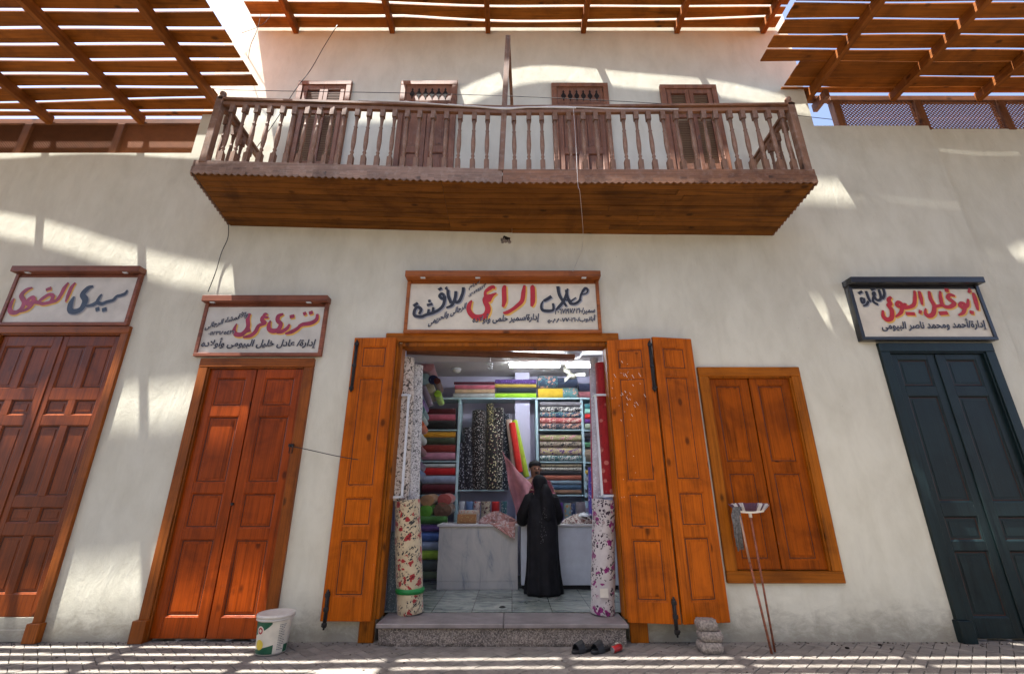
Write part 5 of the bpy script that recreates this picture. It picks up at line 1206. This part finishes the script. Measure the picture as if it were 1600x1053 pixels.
def person(base, H, face, pose, label, body_mat):
    """face: unit vector the figure faces; pose gives hands; one continuous body with fingers"""
    b = Vector(base); f = Vector(face).normalized(); r = f.cross(Vector((0,0,1))); h = H
    P = lambda s_, u, fw=0: b + r*(s_*h) + Vector((0,0,u*h)) + f*(fw*h)
    lean = pose.get('lean', 0)
    J = {'pelvis': (P(0,.53), .095*h*.8), 'waist': (P(0,.62, lean*.3), .072*h), 'chest': (P(0,.73, lean*.7), .085*h), 'neck0': (P(0,.82, lean), .045*h), 'neck': (P(0,.86, lean*1.1), .032*h), 'head0': (P(pose.get('hs',0),.905, lean*1.2+.012), .048*h), 'head1': (P(pose.get('hs',0),.95, lean*1.2+.008), .054*h), 'head2': (P(pose.get('hs',0),.985, lean*1.2), .036*h)}
    B = [('pelvis','waist'),('waist','chest'),('chest','neck0'),('neck0','neck'),('neck','head0'),('head0','head1'),('head1','head2')]
    for s_, sn in ((-1,'l'),(1,'r')):
        J['hip'+sn] = (P(.055*s_,.50), .06*h); J['knee'+sn] = (P(.06*s_,.28,.01), .036*h); J['ank'+sn] = (P(.06*s_,.045,-.01), .023*h); J['toe'+sn] = (P(.07*s_,.018,.09), .02*h)
        B += [('pelvis','hip'+sn),('hip'+sn,'knee'+sn),('knee'+sn,'ank'+sn),('ank'+sn,'toe'+sn)]
        hand = Vector(pose['hand'+sn]); sh_ = P(.115*s_,.80, lean); el = Vector(pose['elbow'+sn]) if 'elbow'+sn in pose else (sh_.lerp(hand, .5) + r*(s_*.04*h) - Vector((0,0,.05*h)))
        J['sh'+sn] = (sh_, .036*h); J['el'+sn] = (el, .026*h); d = (hand-el).normalized(); J['wr'+sn] = (hand - d*.04*h, .016*h); J['palm'+sn] = (hand, (.022*h, .012*h))
        B += [('neck0','sh'+sn),('sh'+sn,'el'+sn),('el'+sn,'wr'+sn),('wr'+sn,'palm'+sn)]
        sx = d.cross(Vector((0,0,1))).normalized()
        for k in range(4):
            o_ = sx*((k-1.5)*.0105*h); L_ = (.036,.042,.040,.032)[k]*h
            J['f%d%s' % (k,sn)] = (hand + o_ + d*.022*h, .0052*h); J['g%d%s' % (k,sn)] = (hand + o_ + d*(.022*h+L_*.6) - Vector((0,0,.006*h)), .0048*h); J['h%d%s' % (k,sn)] = (hand + o_ + d*(.022*h+L_) - Vector((0,0,.016*h)), .004*h)
            B += [('palm'+sn,'f%d%s' % (k,sn)),('f%d%s' % (k,sn),'g%d%s' % (k,sn)),('g%d%s' % (k,sn),'h%d%s' % (k,sn))]
        J['t0'+sn] = (hand - d*.01*h + sx*(-s_*.02*h), .006*h); J['t1'+sn] = (hand + d*.012*h + sx*(-s_*.03*h), .005*h); B += [('palm'+sn,'t0'+sn),('t0'+sn,'t1'+sn)]
    o = skin_body(J, B, 'person', [body_mat], tuple(b))
    return tag(o, label, 'person'), P, f, r, h
def ovals(secs, n=36, fold=0, seed=0):
    """secs: (centre, half width along r, half depth along f, r, f)"""
    out = []
    for (c_, a_, d_, r_, f_, fo) in secs:
        out.append([Vector(c_) + r_*(a_*math.cos(q)*(1+fo*math.sin(7*q+seed)+fo*.6*math.sin(13*q+seed*2))) + f_*(d_*math.sin(q)*(1+fo*math.sin(9*q+seed))) for q in [2*math.pi*k/n for k in range(n)]])
    return out
# the woman in a black cloak, seen from behind
wb = flo(847, 926, FZ+.001); wb.y = 7.42; wb.x = at(848, 850, 7.42).x
HW = at(848, 738, 7.42).z - FZ - .0
cloak = plain('black_cloth', (.010,.010,.012), .7, .4, 9, .5, 0, .2)
wf = Vector((-.12, 1, 0)).normalized(); wr = wf.cross(Vector((0,0,1)))
hl = at(817, 812, 7.72); hl.z = ZC+.06; hr = wb + wr*.22 + Vector((0,.30,.98))
hl = Vector((hl.x, 7.78, ZC+.045))
WM, P, f, r, h = person(wb, HW*.975, wf, dict(handl=hl, handr=hr, lean=.03), 'woman in a long black cloak and headscarf at the counter, back to the street', skin)
S = []
up = Vector((0,0,1))
for (u, a_, d_, off, fw, fo) in [(.005,.155,.125,0,.0,.13),(.03,.158,.128,0,0,.115),(.15,.145,.115,0,0,.09),(.30,.138,.105,0,0,.065),(.45,.140,.105,0,0,.03),(.55,.142,.105,0,0,.02),(.64,.128,.098,0,.01,.02),(.73,.128,.098,0,.02,.02),(.79,.125,.085,0,.028,.01),(.825,.085,.065,0,.03,.01),(.85,.045,.045,0,.032,0)]:
    S.append((P(off, u, fw), a_*h*1.0, d_*h, r, f, fo))
m = MB(); m.rings(ovals(S, 44, seed=1.3))
o = m.build('cloak', cloak, WM)
for sn, hand in (('l', hl), ('r', hr)):
    s_ = -1 if sn == 'l' else 1; shp = P(.105*s_, .785, .03); el = shp.lerp(hand, .5) + r*(s_*.04*h) - Vector((0,0,.05*h)); d = (hand-el).normalized()
    m = MB(); m.tube([shp - r*(s_*.03*h) + Vector((0,0,.005)), shp, shp.lerp(el, .5), el, el.lerp(hand, .5), hand - d*.05], [.06*h,.062*h,.060*h,.056*h,.058*h,.060*h], 16); m.build('sleeve', cloak, WM)
hd = P(0, .93, .045)
m = MB(); rr = []
for (u, a_, d_, fw) in [(.775,.115,.075,.018),(.80,.108,.078,.02),(.83,.075,.066,.022),(.855,.060,.062,.026),(.885,.063,.067,.03),(.92,.069,.076,.034),(.955,.067,.074,.036),(.985,.053,.058,.036),(1.003,.030,.034,.036),(1.01,.006,.008,.036)]:
    rr.append((P(-.012*(u-.8)*5, u, fw), a_*h, d_*h, r, f, .025))
m.rings(ovals(rr, 36, seed=2)); m.build('headscarf', cloak, WM)
m = MB()                                       # scarf tail down her back
rr = [(P(.03, u, -.07+fw), a_*h, .02*h, r, f, .10) for u, a_, fw in [(.92,.02,.03),(.86,.05,.005),(.78,.058,-.012),(.68,.05,-.018),(.62,.035,-.018),(.60,.01,-.015)]]
m.rings(ovals(rr, 24, seed=4)); m.build('scarf_tail', cloak, WM)
# sequin trim on the cloak's back
m = MB()
for k in range(34):
    q = P(random.gauss(-.012 - .02*math.sin(k), .012), random.uniform(.42, .72), -.108); m.box(q.x-.004, q.x+.004, q.y-.02, q.y-.012, q.z-.006, q.z+.006)
m.build('sequin_trim', plain('sequin', (.06,.06,.07), .35), WM)
# the shopkeeper behind the counter
mb_ = Vector((at(835, 740, 8.62).x, 8.62, FZ+.001)); HM = at(843, 722, 8.62).z - FZ
mf = Vector((.25, -1, 0)).normalized()
MN, P, f, r, h = person(mb_, HM, mf, dict(handl=(mb_.x+.30, 8.28, ZC+.30), handr=(mb_.x-.14, 8.28, ZC+.52), lean=.02), 'man with short black hair and maroon shirt behind the counter, half hidden', skin)
shirt = fab((.11,.012,.025))
m = MB(); m.rings(ovals([(P(0,u,fw), a_*h, d_*h, r, f, .01) for u, a_, d_, fw in [(.50,.105,.075,0),(.60,.10,.072,.005),(.70,.112,.078,.012),(.78,.118,.075,.015),(.82,.08,.055,.02),(.85,.045,.042,.022)]], 30)); m.build('shirt', shirt, MN)
for sn, hand in (('l', Vector((mb_.x+.30, 8.28, ZC+.30))), ('r', Vector((mb_.x-.14, 8.28, ZC+.52)))):
    s_ = -1 if sn == 'l' else 1; shp = P(.115*s_, .80, .02); el = shp.lerp(hand, .5) + r*(s_*.04*h) - Vector((0,0,.05*h)); d = (hand-el).normalized()
    m = MB(); m.tube([shp - r*(s_*.03*h), shp, shp.lerp(el, .5), el, el.lerp(hand, .6)], [.042*h,.046*h,.04*h,.036*h,.03*h], 14); m.build('sleeve', shirt, MN)
m = MB(); m.rings(ovals([(P(0,u,fw), a_*h, d_*h, r, f, 0) for u, a_, d_, fw in [(.50,.108,.078,0),(.40,.112,.08,0),(.25,.105,.07,0),(.05,.10,.07,0)]], 24)); m.build('trousers', M['black'], MN)
hc = P(0, .945, .032)
m = MB(); m.rings(ovals([(P(0,u,fw), a_*h, d_*h, r, f, .01) for u, a_, d_, fw in [(.935,.050,.046,-.004),(.955,.058,.056,.010),(.98,.060,.062,.024),(1.0,.048,.052,.026),(1.012,.02,.025,.026)]], 24)); m.build('hair', M['black'], MN)
m = MB()
fz = lambda s_, u, fw: P(s_, u, fw)
for s_ in (-1, 1):
    m.ball(fz(.02*s_, .938, .078), .007*h, 8, 6)
m.build('eyes', M['black'], MN)
m = MB(); m.tube([fz(0,.944,.080), fz(0,.925,.094), fz(0,.916,.096), fz(0,.912,.082)], [.006*h,.009*h,.011*h,.006*h], 8); m.build('nose', skin, MN)
m = MB(); m.tube([fz(-.018,.893,.074), fz(0,.895,.082), fz(.018,.893,.074)], [.003*h,.006*h,.003*h], 6); m.tube([fz(-.02,.903,.078), fz(0,.905,.086), fz(.02,.903,.078)], [.003*h,.006*h,.003*h], 6); m.build('moustache', M['black'], MN)
for s_ in (-1, 1):
    m = MB(); m.ball(fz(.056*s_, .93, .03), .014*h, 8, 6, (.5, 1, 1.3)); m.build('ear', skin, MN)

# grit and crumbs swept against the foot of the wall
m = MB()
for k in range(420):
    x = random.uniform(-8.5, 8.5); y = W - .02 - abs(random.gauss(0, .07)) if k < 330 else random.uniform(5.1, 6.0)
    if -1.6 < x < 1.4 and y > 5.85: continue
    s_ = random.uniform(.004, .012); m.ball((x, y, s_*.3), s_, 5, 4, (1.2, 1, .7))
tag(m.build('grit', M['joint']), 'loose grit and dust along the foot of the wall', 'grit', kind='stuff')
